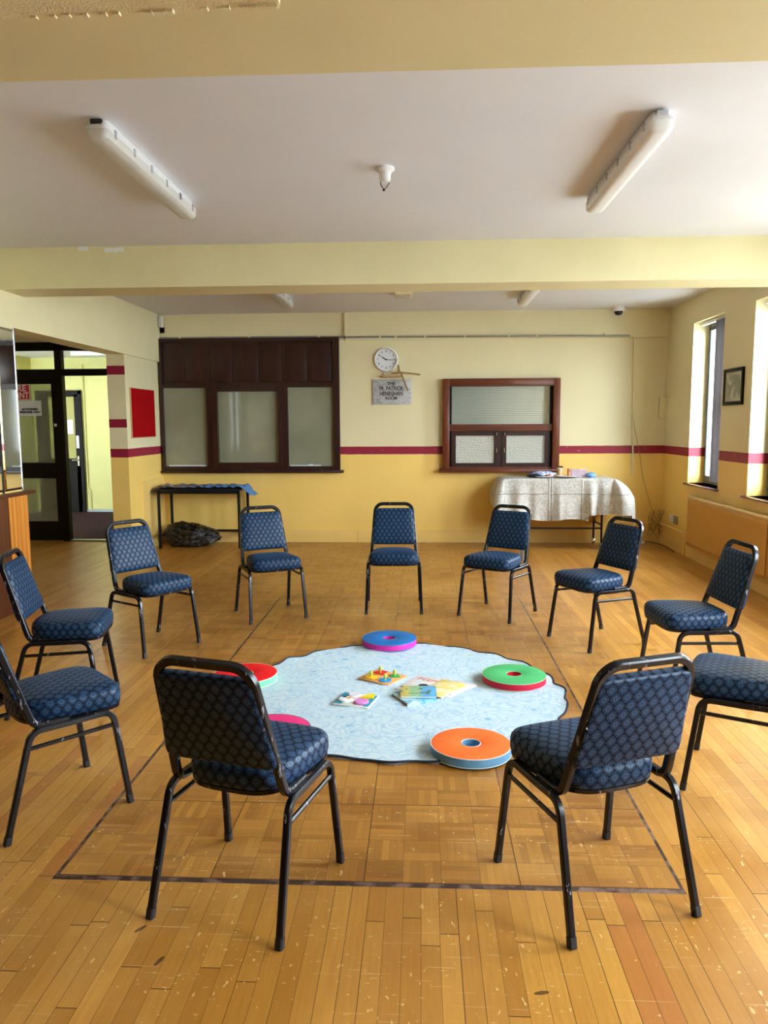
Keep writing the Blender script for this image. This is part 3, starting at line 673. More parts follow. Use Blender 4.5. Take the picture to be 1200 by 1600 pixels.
for y in (-.7, .7): MB().box(-.05, 0, y-.02, y+.02, .2, .66).build('bracket', 'rad', rd)
MB().tube(fillet([(-.06, -1.03, .20), (-.06, -1.07, .20), (-.06, -1.07, .003)], .02), .012).build('valve_pipe', 'skirt', rd)
MB().lathe([(.018, 0), (.022, .01), (.022, .05), (.014, .06)], 20, (-.06, -1.07, .19)).build('valve_cap', 'chrome', rd)
# framed picture on the right wall
pf = empty('framed_picture', (XR, 7.785, 1.89), label='small dark framed picture hanging between the two windows on the right wall', cat='picture')
b = MB(); b.box(-.022, 0, -.235, -.20, -.18, .18, bev=.003); b.box(-.022, 0, .20, .235, -.18, .18, bev=.003); b.box(-.022, 0, -.2, .2, .145, .18, bev=.003); b.box(-.022, 0, -.2, .2, -.18, -.145, bev=.003); b.build('frame', 'black_wood', pf)
MB().box(-.012, -.004, -.2, .2, -.145, .145).build('mount', plain('pale_mount_card', (.42, .43, .32), .3), pf)
def photo_mat():
    t = NT('faded_photograph', .2); y = t.sep(t.obj()); n = t.noise(t.obj(), 14, 3)
    t.col(t.mix(t.ramp(n, .5, .62), (.17, .17, .12), (.42, .41, .33))); return t.m
MB().box(-.0145, -.012, -.15, .15, -.115, .115).build('photograph', photo_mat(), pf)
# red notice board on the pier
nb = empty('notice_board', (-3.40, 9.25, 1.685), label='red felt notice board on the pier beside the alcove', cat='notice board')
MB().box(0, .012, -.40, .40, -.295, .295).build('wood_edge', 'pinewood', nb); MB().box(.012, .018, -.375, .392, -.287, .290).build('felt', 'red_felt', nb)
MB()
o = MB().box(-3.40, -3.385, 9.15, 9.9, .0, .86).build('low_panel', 'skirt'); tag(o, 'yellow painted boxed panel low on the pier behind the black table', 'panel')
# sensor, dome camera, ceiling items
sn = empty('motion_sensor', (XL+.035, YB-.04, 2.86), label='white motion sensor high in the left back corner', cat='sensor')
MB().box(-.028, .028, -.045, .03, -.075, .07, bev=.012).build('housing', 'white', sn); MB().box(-.034, -.02, .0, .035, -.05, .075).build('bracket', 'darkgap', sn)
dc = empty('dome_camera', (2.42, 9.72, ZC), label='white dome security camera on the ceiling in the right back corner', cat='camera')
MB().lathe([(.075, 0), (.078, -.03), (.066, -.05), (.055, -.052)], 32).build('base', 'white', dc)
MB().lathe([(.052, -.05), (.048, -.075), (.033, -.095), (.0001, -.104)], 32).build('dome', plain('smoked_dome', (.01, .01, .012), .08), dc)
cr = empty('ceiling_rose', (-.20, 4.40, ZC), label='white ceiling rose with bare cut wires between the two light battens', cat='ceiling rose')
MB().lathe([(.052, 0), (.054, -.012), (.040, -.022), (.034, -.026), (.030, -.07), (.022, -.078), (.0001, -.078)], 32).build('cover', 'white', cr)
MB().tube([(-.028, 0, -.06), (-.022, 0, -.09), (-.006, 0, -.115), (.008, 0, -.105), (.022, 0, -.085), (.028, 0, -.055)], .0025, 6).lathe([(.0001, -.008), (.006, -.005), (.008, 0), (.006, .005), (.0001, .008)], 10, (-.006, 0, -.117)).build('cut_wire', 'black', cr)
ve = empty('emergency_light', (-.18, 8.40, ZC), label='small square bulkhead light on the ceiling beyond the far beam', cat='light')
MB().box(-.095, .085, -.15, .17, -.05, 0, bev=.006).build('housing', 'cream', ve); MB().box(-.075, .065, -.13, .03, -.062, -.048, bev=.004).build('lens', 'diffuser', ve); MB().box(-.075, .065, .05, .15, -.058, -.048, bev=.004).build('cover', 'diffuser', ve)
def light(x, ya, yb, label):
    L = yb-ya; t = empty('fluorescent_light', (x, (ya+yb)/2, ZC), label=label, cat='light', group='strip lights on the ceiling')
    def sec(w_, zs, inset=0): return [[(sx*ww, yy, z) for sx, ww in ()] for z in zs]
    # canopy: tapered tray
    b = MB(); h = L/2
    rings = []
    for z, wd, e in ((0, .040, .04), (-.012, .044, .03), (-.035, .054, .008), (-.052, .058, 0)):
        y = h-e; r = .03; ring = []
        for cx, cy, a0 in ((wd-r, y-r, 0), (-wd+r, y-r, PI/2), (-wd+r, -y+r, PI), (wd-r, -y+r, 1.5*PI)):
            for k in range(5): a = a0+k*PI/8; ring.append((cx+r*math.cos(a), cy+r*math.sin(a), z))
        rings.append(ring)
    b.layers(rings); b.build('canopy', 'white', t)
    b = MB(); rings = []
    for z, wd, e in ((-.052, .056, .002), (-.072, .056, .003), (-.088, .052, .008), (-.098, .040, .018), (-.102, .020, .035)):
        y = h-e; r = min(.03, wd*.8); ring = []
        for cx, cy, a0 in ((wd-r, y-r, 0), (-wd+r, y-r, PI/2), (-wd+r, -y+r, PI), (wd-r, -y+r, 1.5*PI)):
            for k in range(5): a = a0+k*PI/8; ring.append((cx+r*math.cos(a), cy+r*math.sin(a), z))
        rings.append(ring)
    b.layers(rings); b.build('diffuser', 'diffuser' if x < 0 else 'white', t)
    for k in range(6):
        y = -h+.10+(L-.2)*k/5
        for sx in (-1, 1): MB().box(sx*.058-.004, sx*.058+.004, y-.010, y+.010, -.068, -.030, bev=.002).build('clip', 'clip', t)
    MB().box(-.025, .025, -h+.012, -h+.03, -.034, -.008).build('end_plug', 'darkgap' if x < 0 else 'clip', t)
    return t
light(-1.49, 3.60, 5.02, 'strip light on the ceiling left of the bare ceiling rose, nearer bay')
light(1.085, 3.66, 5.05, 'strip light on the ceiling right of the bare ceiling rose, nearer bay')
light(-1.50, 7.28, 8.83, 'strip light mostly hidden behind the far beam, above the large serving window')
light(1.14, 7.35, 8.93, 'strip light mostly hidden behind the far beam, above the hatch')
# ------------------------------------------------------------------ bar counter and mirror at the left edge
bc = empty('bar_counter', (XL, 4.5, 0), label='wooden bar counter with orange boarded end at the left edge', cat='counter')
MB().box(-.23, .0, -1.6, 1.55, 0, .96).build('front_panel', 'bar_red', bc)
MB().box(-.23, .006, 1.55, 1.85, .09, .965).build('boarded_end', 'tongue', bc)
MB().box(-.22, .002, 1.55, 1.85, 0, .09).build('plinth', 'bar_red', bc)
MB().box(-.235, .045, -1.6, 1.93, .965, .998, bev=.006).build('countertop', 'bar_red', bc)
mr = empty('wall_mirror', (XL, 5.4, 1.0), label='tall mirror with slanted glass edges over the bar counter at the left edge', cat='mirror')
for a, c in ((.60, .875), (-.4, .575)):
    b = MB(); z0, z1 = .012, 1.335; bv = .022
    o_ = [(.004, a, z0), (.004, c, z0), (.004, c, z1), (.004, a, z1)]; i_ = [(.014, a+bv, z0+bv), (.014, c-bv, z0+bv), (.014, c-bv, z1-bv), (.014, a+bv, z1-bv)]
    b.layers([[(.0, y, z) for x, y, z in o_], o_, i_]); b.build('mirror_panel', 'mirror', mr, angle=5)
MB().box(.0, .006, .575, .60, 0, 1.34).build('joint', 'black', mr)
MB().box(0, .012, .875, .884, 0, 1.345).build('edge_strip', 'clip', mr)
# ------------------------------------------------------------------ chairs
def seat_outline(k=1.0, dz=0, N=56):
    out = []
    for i in range(N):
        a = 2*PI*i/N; c_, s_ = math.cos(a), math.sin(a); n = 5.0 if s_ > 0 else 3.4
        x = math.copysign(abs(c_)**(2/n), c_); v = math.copysign(abs(s_)**(2/n), s_)
        wd = .196+.020*v
        out.append((x*wd*k, .060+(v*.197)*k, dz))
    return out
def back_pt(z): return -.150 - (z-.50)*.285            # y of the back plane at height z
def make_chair(name='banquet_chair'):
    r = empty(name)
    b = MB(); b.layers([seat_outline(.955, .414), seat_outline(.985, .420), seat_outline(1.0, .436), seat_outline(1.0, .462), seat_outline(.985, .477), seat_outline(.95, .487), seat_outline(.86, .496), seat_outline(.70, .502), seat_outline(.45, .506), seat_outline(.2, .507)])
    b.build('seat', 'fabric', r, uv=True, angle=60)
    b = MB(); b.layers([seat_outline(.93, .398), seat_outline(.975, .402), seat_outline(.985, .416), seat_outline(.93, .416)]); b.build('seat_pan', 'frame', r)
    # backrest
    b = MB(); rings = []
    def bo(k, off):
        out = []
        for i in range(56):
            a = 2*PI*i/56; c_, s_ = math.cos(a), math.sin(a); n = 13
            x = math.copysign(abs(c_)**(2/n), c_); v = math.copysign(abs(s_)**(2/n), s_)
            z = .666 + v*(.151-k); wd = .1790 - .0170*v - k
            out.append((x*wd, back_pt(z)+off, z + off*.285))
        return out
    b.layers([bo(.012, -.017), bo(.002, -.013), bo(0, -.004), bo(0, .012), bo(.006, .020), bo(.03, .026), bo(.08, .029)])
    o = b.build('backrest', 'fabric', r, uv=True, angle=60)
    # back frame tube
    def hw(z): return .192 - (z-.44)*.083
    P = [(.192, .02, .410), (.192, back_pt(.40)+.010, .412), (hw(.79), back_pt(.79), .79)]
    right = fillet(P, .055, 6)[:-1]
    top = .855; rr = .068; zc = top-rr; x0 = hw(zc)
    cn = Vector((x0-rr, back_pt(zc), zc)); vz = Vector((0, -.285, 1))
    A = arc(cn, rr, 0, PI/2, 8, (1, 0, 0), vz)
    half = right + A; path = half + [Vector((-p.x, p.y, p.z)) for p in half[::-1]]
    MB().tube(path, .0135, 16, square=7).build('back_frame', 'frame', r)
    for sx in (-1, 1):
        MB().lathe([(.0045, 0), (.0045, .002), (.0001, .004)], 10, (sx*(hw(.66)+.0), back_pt(.66)-.0125-.003, .66), 'y').build('screw', 'clip', r)
    for sx in (-1, 1):
        for sy in (1, -1):
            if sy > 0: P = [(sx*.2265, .240, .004), (sx*.211, .188, .402), (sx*.211, .030, .400)]
            else: P = [(sx*.2265, -.240, .004), (sx*.211, -.128, .402), (sx*.211, .032, .400)]
            lg = MB().tube(fillet(P, .058, 7), .0115, 16, square=7).build('leg', 'frame', r)
            f0 = Vector(P[0]); d = (Vector(P[1])-f0).normalized()
            MB().tube([f0-Vector((0, 0, .004)), f0+d*.028], .0129, 16, square=7).build('foot_cap', 'rubber', lg)
        z = .338; MB().tube([(sx*.2135, .186, z+.006), (sx*.2135, -.133, z)], .0085, 8).build('stretcher', 'frame', r)
    return r
proto = make_chair()
G = 'stacking banquet chairs set in a circle around the rug'
chairs = [
 (-.228, 6.334, 271.7, 'dark blue padded chair facing straight ahead at the back of the circle, below the clock'),
 (-1.230, 6.060, 297.5, 'dark blue padded chair in the back row nearest the black table'),
 (.625, 6.147, 237.4, 'dark blue padded chair in front of the cloth-covered table, small white tag behind the seat'),
 (1.248, 5.382, 206.9, 'dark blue padded chair in the right far part of the circle, turned towards the rug'),
 (1.584, 4.370, 185.5, 'dark blue padded chair in front of the yellow radiator'),
 (1.425, 3.237, 153.7, 'dark blue padded chair cut off by the right edge of the picture'),
 (-1.908, 5.190, 324.9, 'dark blue padded chair in front of the pier and alcove opening'),
 (-2.000, 4.057, 11.5, 'dark blue padded chair turned to the right in front of the orange bar counter'),
 (-1.529, 2.930, 45.8, 'blue padded chair with glinting frame cut off by the left edge, nearest on the left'),
 (-.570, 2.378, 73.8, 'nearest chair on the left half, seen from behind with plain dark backrest'),
 (.571, 2.431, 111.5, 'nearest chair on the right half, seen from behind with bright patterned backrest')]
for i, (x, y, a, lab) in enumerate(chairs):
    o = proto if i == 0 else copy_tree(proto)
    o.location = (x, y, 0); o.rotation_euler = (0, 0, math.radians(a-90)); tag(o, lab, 'chair', G)
    if i == 2: MB().box(-.150, -.120, -.16, -.158, .425, .52, rot=Rm(.1, 'Y')).tube([(-.135, -.16, .52), (-.125, -.165, .545)], .002, 5).build('paper_tag', 'paper', o)
# ------------------------------------------------------------------ rug
random.seed(21)
RG = (-.118, 4.275)
rg = empty('round_rug', (RG[0], RG[1], 0), label='round pale blue paisley rug with navy edge in the middle of the chairs', cat='rug')
def rug_r(a): return .936 + .009*math.sin(23*a+1) + .005*math.sin(31*a) + .004*math.sin(9*a+2)
def rug_z(a, r):
    k = max(0, (r-.80)/.14)**2; ww = .5+.5*math.sin(23*a+.4*math.sin(3*a)); return .006 + k*(.013*ww*(.4+.6*abs(math.sin(2.5*a+1)))) + .003*math.sin(7*r+3*a)*min(1, r*2)*.5
NA = 240; b = MB(); rings = []
for f in (.0, .15, .3, .45, .6, .7, .8, .86, .91, .95, .98, 1.0):
    rings.append([(rug_r(2*PI*k/NA)*max(f, .001)*math.cos(2*PI*k/NA), rug_r(2*PI*k/NA)*max(f, .001)*math.sin(2*PI*k/NA), rug_z(2*PI*k/NA, .936*f)) for k in range(NA)])
b.layers(rings, cap=False); low = [[(x, y, .001) for x, y, z in rings[-1]], [(x*.5, y*.5, .001) for x, y, z in rings[-1]]]; b.layers([rings[-1]]+low, cap=True)
b.build('rug_cloth', 'rug', rg, merge=.00005, angle=70)
pp = [(rug_r(2*PI*k/NA)*1.001*math.cos(2*PI*k/NA), rug_r(2*PI*k/NA)*1.001*math.sin(2*PI*k/NA), rug_z(2*PI*k/NA, .936)-.0005) for k in range(NA)]
MB().tube(pp, .0062, 6, closed=True).build('edge_binding', 'binding', rg)
# ring cushions
def ring_cushion(x, y, top, side, pipe, label, z=.009, rot=0, tilt=0):
    r = empty('ring_cushion', (x, y, z), rot, label=label, cat='cushion', group='foam ring cushions on the rug'); r.rotation_euler = (tilt, 0, rot)
    R, ri, h = .189, .045, .047
    MB().lathe([(ri+.004, .002), (R-.006, .002), (R, .006), (R, h-.005), (R-.002, h-.002)], 64, caps=False).lathe([(ri+.004, .002), (ri+.002, h*.5), (ri, h-.003)], 40, caps=False).build('side_band', side, r)
    MB().lathe([(ri, h-.003), (ri+.006, h), (.11, h+.003), (R-.008, h), (R-.002, h-.002)], 64, caps=False).build('top_cover', top, r)
    for rad, zz in ((R, h-.003), (R, .004), (ri, h-.002)):
        MB().tube([(rad*math.cos(2*PI*k/56), rad*math.sin(2*PI*k/56), zz) for k in range(56)], .0022, 6, closed=True).build('piping', pipe, r)
    b = MB()
    for k in range(2):
        MB()
    return r
def vy(n, c, r=.5): return plain(n, c, r, var=.03, bump=(30, .08), spec=.3)
ob, gb = vy('blue_vinyl', (.008, .15, .46)), vy('magenta_vinyl', (.72, .03, .38))
ring_cushion(-.222, 5.215, ob, gb, vy('blue_piping', (.05, .2, .5)), 'blue topped ring cushion with magenta side at the far edge of the rug', rot=.4)
ring_cushion(.557, 4.462, vy('green_vinyl', (.07, .45, .15)), vy('crimson_vinyl', (.65, .012, .05)), vy('pale_green_piping', (.4, .6, .35)), 'green topped ring cushion with red side at the right of the rug')
ring_cushion(.235, 3.462, vy('orange_vinyl', (.95, .17, .03)), vy('pale_blue_vinyl', (.13, .32, .50)), vy('light_piping', (.6, .72, .8)), 'orange topped ring cushion with pale blue side at the near edge of the rug', z=.0062, tilt=-.012)
ring_cushion(-1.06, 4.43, vy('red_vinyl', (.82, .006, .012)), vy('mint_vinyl', (.18, .68, .33)), vy('cream_piping', (.75, .6, .5)), 'red topped ring cushion with mint side at the left of the rug', rot=1.2)
ring_cushion(-.735, 3.592, vy('pink_vinyl', (.80, .03, .20)), vy('purple_vinyl', (.25, .04, .3)), vy('dark_piping', (.1, .03, .1)), 'pink topped ring cushion mostly hidden behind the seat of the near left chair')
# ------------------------------------------------------------------ peg puzzle
def frame_from(p0, p1, p2):          # p0 origin corner, p1 along x, p2 along y
    v = Vector(p1)-Vector(p0); return math.atan2(v.y, v.x), v.length, (Vector(p2)-Vector(p0)).length
ZR = .0085
pz = empty('peg_puzzle', (-.232, 4.492, ZR), math.radians(-33), label='orange wooden peg puzzle with four coloured shapes on the rug', cat='puzzle')
MB().box(-.112, .112, -.102, .102, 0, .010, bev=.002).build('board', plain('orange_beech_board', (.75, .35, .12), .45), pz)
SHP = [('yellow', (-.052, -.048), 'sq', (.85, .50, .02)), ('red', (-.055, .05), 'tri', (.75, .03, .02)), ('green', (.055, .048), 'dia', (.02, .38, .10)), ('blue', (.052, -.048), 'cir', (.02, .30, .68))]
for nm, (x, y), kind, c in SHP:
    b = MB()
    if kind == 'cir': b.lathe([(.038, 0), (.038, .004), (.0001, .004)], 32, (x, y, .010))
    elif kind == 'sq': b.box(x-.036, x+.036, y-.032, y+.032, .010, .014, bev=.001)
    elif kind == 'tri': b.prism([(x-.04, y-.03), (x+.04, y-.03), (x+.03, y+.035), (x-.02, y+.035)], .010, .014)
    else: b.prism([(x-.042, y), (x, y-.036), (x+.042, y), (x, y+.036)], .010, .014)
    pcs = b.build('shape_piece', vy(nm+'_puzzle_paint', c, .3), pz)
    MB().lathe([(.006, 0), (.0055, .012), (.009, .018), (.0115, .026), (.009, .034), (.0001, .038)], 16, (x, y, .014)).build('peg', plain('lime_peg_'+nm, (.55, .66, .12), .35), pcs)
# shape sorting board
s2 = empty('shape_board', (-.362, 4.10, ZR), math.radians(-15), label='small white board with coloured shape pieces on the rug, left of the books', cat='toy board')
MB().box(-.105, .105, -.098, .098, 0, .010, bev=.002).build('board', plain('cream_toy_board', (.72, .74, .68), .4), s2)
MB().box(-.100, -.055, -.085, .085, .010, .0125).box(.07, .100, -.085, .085, .010, .0125).build('printed_edge', vy('teal_print', (.03, .28, .42)), s2)
MB().lathe([(.038, 0), (.040, .005), (.034, .012), (.0001, .014)], 28, (-.052, -.028, .010)).build('shape_piece', 'paper', s2)
MB().lathe([(.036, 0), (.038, .006), (.032, .014), (.0001, .015)], 28, (-.025, .045, .010)).build('shape_piece', vy('lilac_white_paint', (.75, .68, .75)), s2)
MB().lathe([(.0001, .0132), (.012, .0142), (.0001, .0165)], 16, (-.062, -.012, .010)).build('printed_spot', 'ink', s2)
MB().lathe([(.0001, .0132), (.014, .0145), (.0001, .0165)], 16, (-.032, -.022, .010)).build('printed_spot', vy('amber_spot', (.8, .4, .05)), s2)
MB().prism([(.012, .018), (.092, .03), (.080, .092), (.055, .088)], .010, .020).build('shape_piece', vy('yellow_paint', (.85, .65, .02)), s2)
MB().lathe([(.040, 0), (.042, .008), (.036, .013), (.0001, .013)], 28, (.045, -.038, .010)).build('shape_piece', vy('lilac_pink_paint', (.72, .25, .62)), s2)
# ------------------------------------------------------------------ picture books
def book(name, x, y, z, rz, w_, d_, h, cover, label, tilt=0, pages='paper'):
    r = empty(name, (x, y, z), math.radians(rz), label=label, cat='book', group='picture books heaped on the rug'); r.rotation_euler = (0, math.radians(tilt), math.radians(rz))
    MB().box(-w_/2+.003, w_/2-.003, -d_/2+.002, d_/2-.003, .0012, h-.0012).build('pages', pages, r)
    MB().box(-w_/2, w_/2, -d_/2, d_/2, h-.0015, h, bev=.0004).box(-w_/2, w_/2, -d_/2, d_/2, 0, .0015).box(-w_/2-.001, -w_/2+.001, -d_/2, d_/2, 0, h).build('cover', cover, r)
    return r
cw = vy('white_glossy_cover', (.78, .76, .76), .25)
B1 = book('picture_book', .02, 4.36, ZR, -30, .24, .28, .006, cw, 'thin white picture book titled PEEPO! at the back of the heap')
M['salmon'] = plain('salmon_red_print', (.60, .13, .12), .5)
text('title', 'PEEPO!', .058, 'salmon', (0, .085, .0066), (0, 0, 0), B1, .0002, bold=.0006)
MB().lathe([(.0001, 0), (.030, 0), (.030, .0006), (.0001, .0006)], 20, (.0, -.012, .006)).lathe([(.0001, 0), (.018, 0), (.018, .0006), (.0001, .0006)], 20, (.040, -.002, .006)).build('printed_figure', 'ink', B1)
MB().box(.085, .112, .115, .13, .006, .0064).build('printed_mark', 'palm', B1)
def yel_cover():
    t = NT('yellow_illustrated_cover', .3); n = t.noise(t.obj(), 16, 3); t.col(t.mix(t.ramp(n, .4, .6), (.78, .62, .14), (.82, .72, .45))); return t.m
B2 = book('picture_book', .125, 4.30, ZR+.0065, -36, .17, .27, .006, yel_cover(), 'yellow illustrated picture book sticking out to the right of the heap', tilt=0)
B3 = book('picture_book', .19, 4.315, ZR, -38, .15, .26, .0045, cw, 'white flat picture book lowest on the right of the heap')
MB().box(-.06, -.035, -.06, .02, .0045, .005).box(.02, .05, -.11, -.095, .0045, .005).build('printed_mark', plain('rust_print', (.35, .10, .05), .5), B3)
def teal_cover():
    t = NT('blue_illustrated_cover', .3); n = t.noise(t.obj(), 18, 3); t.col(t.mix(t.ramp(n, .42, .58), (.10, .42, .62), (.62, .80, .84))); return t.m
B4 = book('picture_book', -.042, 4.150, ZR, 120, .19, .184, .018, teal_cover(), 'thick pale blue picture book under the small green one', pages=plain('brown_page_edges', (.25, .17, .10), .7))
def green_cover():
    t = NT('green_and_blue_illustrated_cover', .25); x = t.sep(t.obj()); n = t.noise(t.obj(), 26, 3)
    c = t.mix(t.ramp(x[0], -.07, -.04), (.72, .62, .16), (.30, .55, .30)); c = t.mix(t.ramp(x[0], .0, .03), c, (.10, .38, .66))
    c = t.mix(t.math('GREATER_THAN', n, .62), c, (.06, .20, .16)); t.col(c); return t.m
B5 = book('picture_book', -.014, 4.190, ZR+.0195, 1, .20, .17, .012, green_cover(), 'small green and blue picture book on top of the heap')
MB().box(-.06, .06, -.045, -.038, .012, .0124).build('printed_line', plain('maroon_print', (.2, .04, .05), .5), B5)
# ------------------------------------------------------------------ black steel table at the left with cloth and bin bag
bt = empty('steel_table', (-2.765, 9.58, 0), label='narrow black steel framed table against the back wall on the left', cat='table')
hx, hy = .505, .245
for sx in (-1, 1):
    for sy in (-1, 1): MB().box(sx*hx-.016, sx*hx+.016, sy*hy-.016, sy*hy+.016, 0, .725, bev=.003).build('leg', 'black', bt)
MB().box(-hx-.02, hx+.02, -hy-.02, hy+.02, .725, .750, bev=.003).build('tabletop', 'black', bt)
for sx in (-1, 1): MB().box(sx*hx-.012, sx*hx+.012, -hy, hy, .150, .175).build('side_rail', 'black', bt)
MB().box(-hx, hx, hy-.012, hy+.012, .150, .175).build('back_rail', 'black', bt)
MB().box(-hx, hx, -hy-.016, -hy+.004, .690, .727).build('apron', 'black', bt)
def frill(u, v):
    x = -.62+1.28*u; y = -.20+.40*v
    wv = math.sin(u*52+1.3*math.sin(u*9))*.010*(1.2-abs(v-.3)) + .012*math.sin(u*23+v*3)
    z = .764 + abs(wv)*1.3 + .004*math.sin(v*9)
    over = max(0, abs(x)-.53); z -= over*.75*(1.2 if x < 0 else 1)+ (.03*v*over*8 if x > 0 else 0)
    return (x, y+.012*math.sin(u*30), z)
def cl_mat():
    t = NT('crumpled_blue_mauve_cloth', .8); x = t.sep(t.obj())[0]
    t.col(t.mix(t.ramp(x, -.25, .15), (.21, .20, .28), (.10, .24, .52))); return t.m
b = MB(); b.grid(110, 10, frill); o = b.build('table_cloth', cl_mat(), angle=80); o.location = (-2.765, 9.56, 0)
sm_ = o.modifiers.new('s', 'SOLIDIFY'); sm_.thickness = .004; tag(o, 'crumpled narrow blue and mauve cloth spread along the black steel table', 'cloth')
random.seed(5)
b = MB(); bmesh.ops.create_icosphere(b.bm, subdivisions=5, radius=1)
from mathutils import noise as mn
for v in b.bm.verts:
    p = v.co.copy(); n1 = mn.noise(p*1.6+Vector((3, 1, 2))); n2 = mn.noise(p*4.5); n3 = mn.turbulence(p*7, 3, False)
    n4 = 1-2.2*abs(mn.noise(p*3.1+Vector((7, 2, 5)))); n5 = 1-2.5*abs(mn.noise(p*8+Vector((1, 9, 5))))
    k = .93+.20*n1+.11*n4+.05*n5+.03*n3
    q = Vector((p.x*.325, p.y*.20, p.z*.155))*k
    q.z *= 1.15 - .35*p.x
    q.z += .125 ; q.z = max(q.z, .002+.006*abs(n2)); v.co = q
for f in b.bm.faces: f.smooth = True
o = b.build('bin_bag', 'bag', angle=180); o.location = (-2.93, 9.56, 0); tag(o, 'black plastic bin bag slumped on the floor under the steel table', 'bag')
# ------------------------------------------------------------------ wheeled table with silver cloth on the right
tx, ty = 1.67, 9.56
ft = empty('folding_table', (tx, ty, 0), label='black wheeled folding table under the silver cloth by the back wall', cat='table')
MB().box(-.66, .66, -.24, .24, .84, .862, bev=.004).build('tabletop', 'black', ft)
for sx in (-1, 1):
    for sy in (-1, 1):
        l = MB().tube([(sx*.53, sy*.20, .84), (sx*.53, sy*.215, .075)], .013, 8).build('leg', 'black', ft)
        MB().lathe([(.015, -.018), (.042, -.015), (.045, 0), (.042, .015), (.015, .018)], 20, (sx*.53, sy*.215+.01, .045), 'x').box(sx*.53-.018, sx*.53+.018, sy*.215-.012, sy*.215+.012, .045, .085, bev=.003).build('caster', 'chrome', l)
    MB().tube([(sx*.53, -.21, .30), (sx*.53+.0, .21, .30)], .010, 8).build('side_rail', 'black', ft)
MB().tube([(-.53, -.213, .262), (.53, -.213, .262)], .011, 8).build('front_rail', 'black', ft)
MB().tube([(.40, -.20, .30), (.53, .18, .36)], .009, 8).build('brace', 'pinewood', ft)
def drape():
    hx, hy, zt = .672, .255, .872; b = MB(); NX, NY = 30, 12
    per = []      # perimeter points with outward direction
    nS, nC = 90, 8
    def side(p0, p1, n, nrm): return [((p0[0]+(p1[0]-p0[0])*i/n, p0[1]+(p1[1]-p0[1])*i/n), nrm) for i in range(n)]
    r = .02
    per += side((-hx+r, -hy), (hx-r, -hy), nS, (0, -1))
    per += [((hx-r+r*math.sin(a), -hy+r-r*math.cos(a)), (math.sin(a), -math.cos(a))) for a in [PI/2*i/nC for i in range(nC)]]
    per += side((hx, -hy+r), (hx, hy-r), 20, (1, 0))
    per += [((hx-r+r*math.cos(a), hy-r+r*math.sin(a)), (math.cos(a), math.sin(a))) for a in [PI/2*i/nC for i in range(nC)]]
    per += side((hx-r, hy), (-hx+r, hy), nS, (0, 1))
    per += [((-hx+r-r*math.sin(a), hy-r+r*math.cos(a)), (-math.sin(a), math.cos(a))) for a in [PI/2*i/nC for i in range(nC)]]
    per += side((-hx, hy-r), (-hx, -hy+r), 20, (-1, 0))
    per += [((-hx+r-r*math.cos(a), -hy+r-r*math.sin(a)), (-math.cos(a), -math.sin(a))) for a in [PI/2*i/nC for i in range(nC)]]
    rings = []
    for k in (.02, .3, .6, .85, .97): rings.append([(x*k, y*k, zt+.003*math.sin(9*x*k+4*y)) for (x, y), n in per])
    rings.append([(x, y, zt-.003) for (x, y), n in per])
    NL = 16
    for j in range(1, NL+1):
        t = j/NL; ring = []
        for (x, y), n in per:
            front = max(0, -n[1]); right = max(0, n[0]); left = max(0, -n[0]); back = max(0, n[1])
            corner = max(0, 1-abs(abs(x)-hx)/.16) if front > .5 else 1-max(0, -(y+hy))*0
            L = .50*front + .40*right + .38*left + .12*back
            if front > .5: L = .50 - .09*max(0, (-x-.25)/.4)*0
            if front > .5 and x > .36: L = .43
            out = .02*t
            if right > .3: out = right*(.25*math.sin(min(1, t*1.25)*PI/2)*(.55+.45*max(0, -y/hy)))
            elif left > .3: out = left*(.10*math.sin(t*PI*.75)+.02)
            elif front > .5:
                out = .015*t + .030*t*math.exp(-((x+.10)/.05)**2)*0 + .035*t*math.sin(x*15+.6)*(.5+.5*abs(x)/hx) + .06*t*max(0, 1-abs(hx-abs(x))/.12) + t*(.075*math.exp(-((x+.50)/.07)**2)-.045*math.exp(-((x+.35)/.05)**2)-.085*math.exp(-((x-.47)/.045)**2)+.06*math.exp(-((x-.38)/.05)**2)+.03*math.exp(-((x-.0)/.04)**2))
            cx = x + n[0]*out; cy = y + n[1]*out
            if right > .3: cy -= .03*t
            z = zt-.003-L*t + (.012*math.sin(x*11)*t if front > .5 else 0)
            if right > .3: z = zt-.003-L*t**1.25
            nn = mn.noise(Vector((x*5, y*5+3, t*4)))*.016*t + mn.noise(Vector((x*17, y*17, t*12)))*.006*t
            cx += n[0]*nn; cy += n[1]*nn
            ring.append((cx, cy, z))
        rings.append(ring)
    b.layers(rings, cap=True)
    return b
def silver():
    t = NT('silver_grey_vinyl', .36, spec=.5); x, y, z = t.sep(t.obj()); n = t.noise(t.obj(), 26, 4, .6, .5)
    c = t.mix(t.ramp(t.noise(t.obj(), 45, 2), .4, .6), (.50, .49, .44), (.64, .63, .59)); t.col(c)
    def line(v, p): return t.ramp(t.math('ABSOLUTE', t.math('SUBTRACT', v, p)), .009, .0, 0, 1)
    h = t.math('ADD', t.math('MULTIPLY', n, .6), t.math('ADD', t.math('ADD', line(x, -.118), line(x, -.085)), t.math('ADD', line(x, .28), line(z, .69))))
    t.bump(h, .75, .014); return t.m
o = drape().build('silver_tablecloth', silver(), angle=70); o.location = (tx, ty, 0); tag(o, 'creased silver grey vinyl cloth draped over the wheeled table', 'tablecloth')
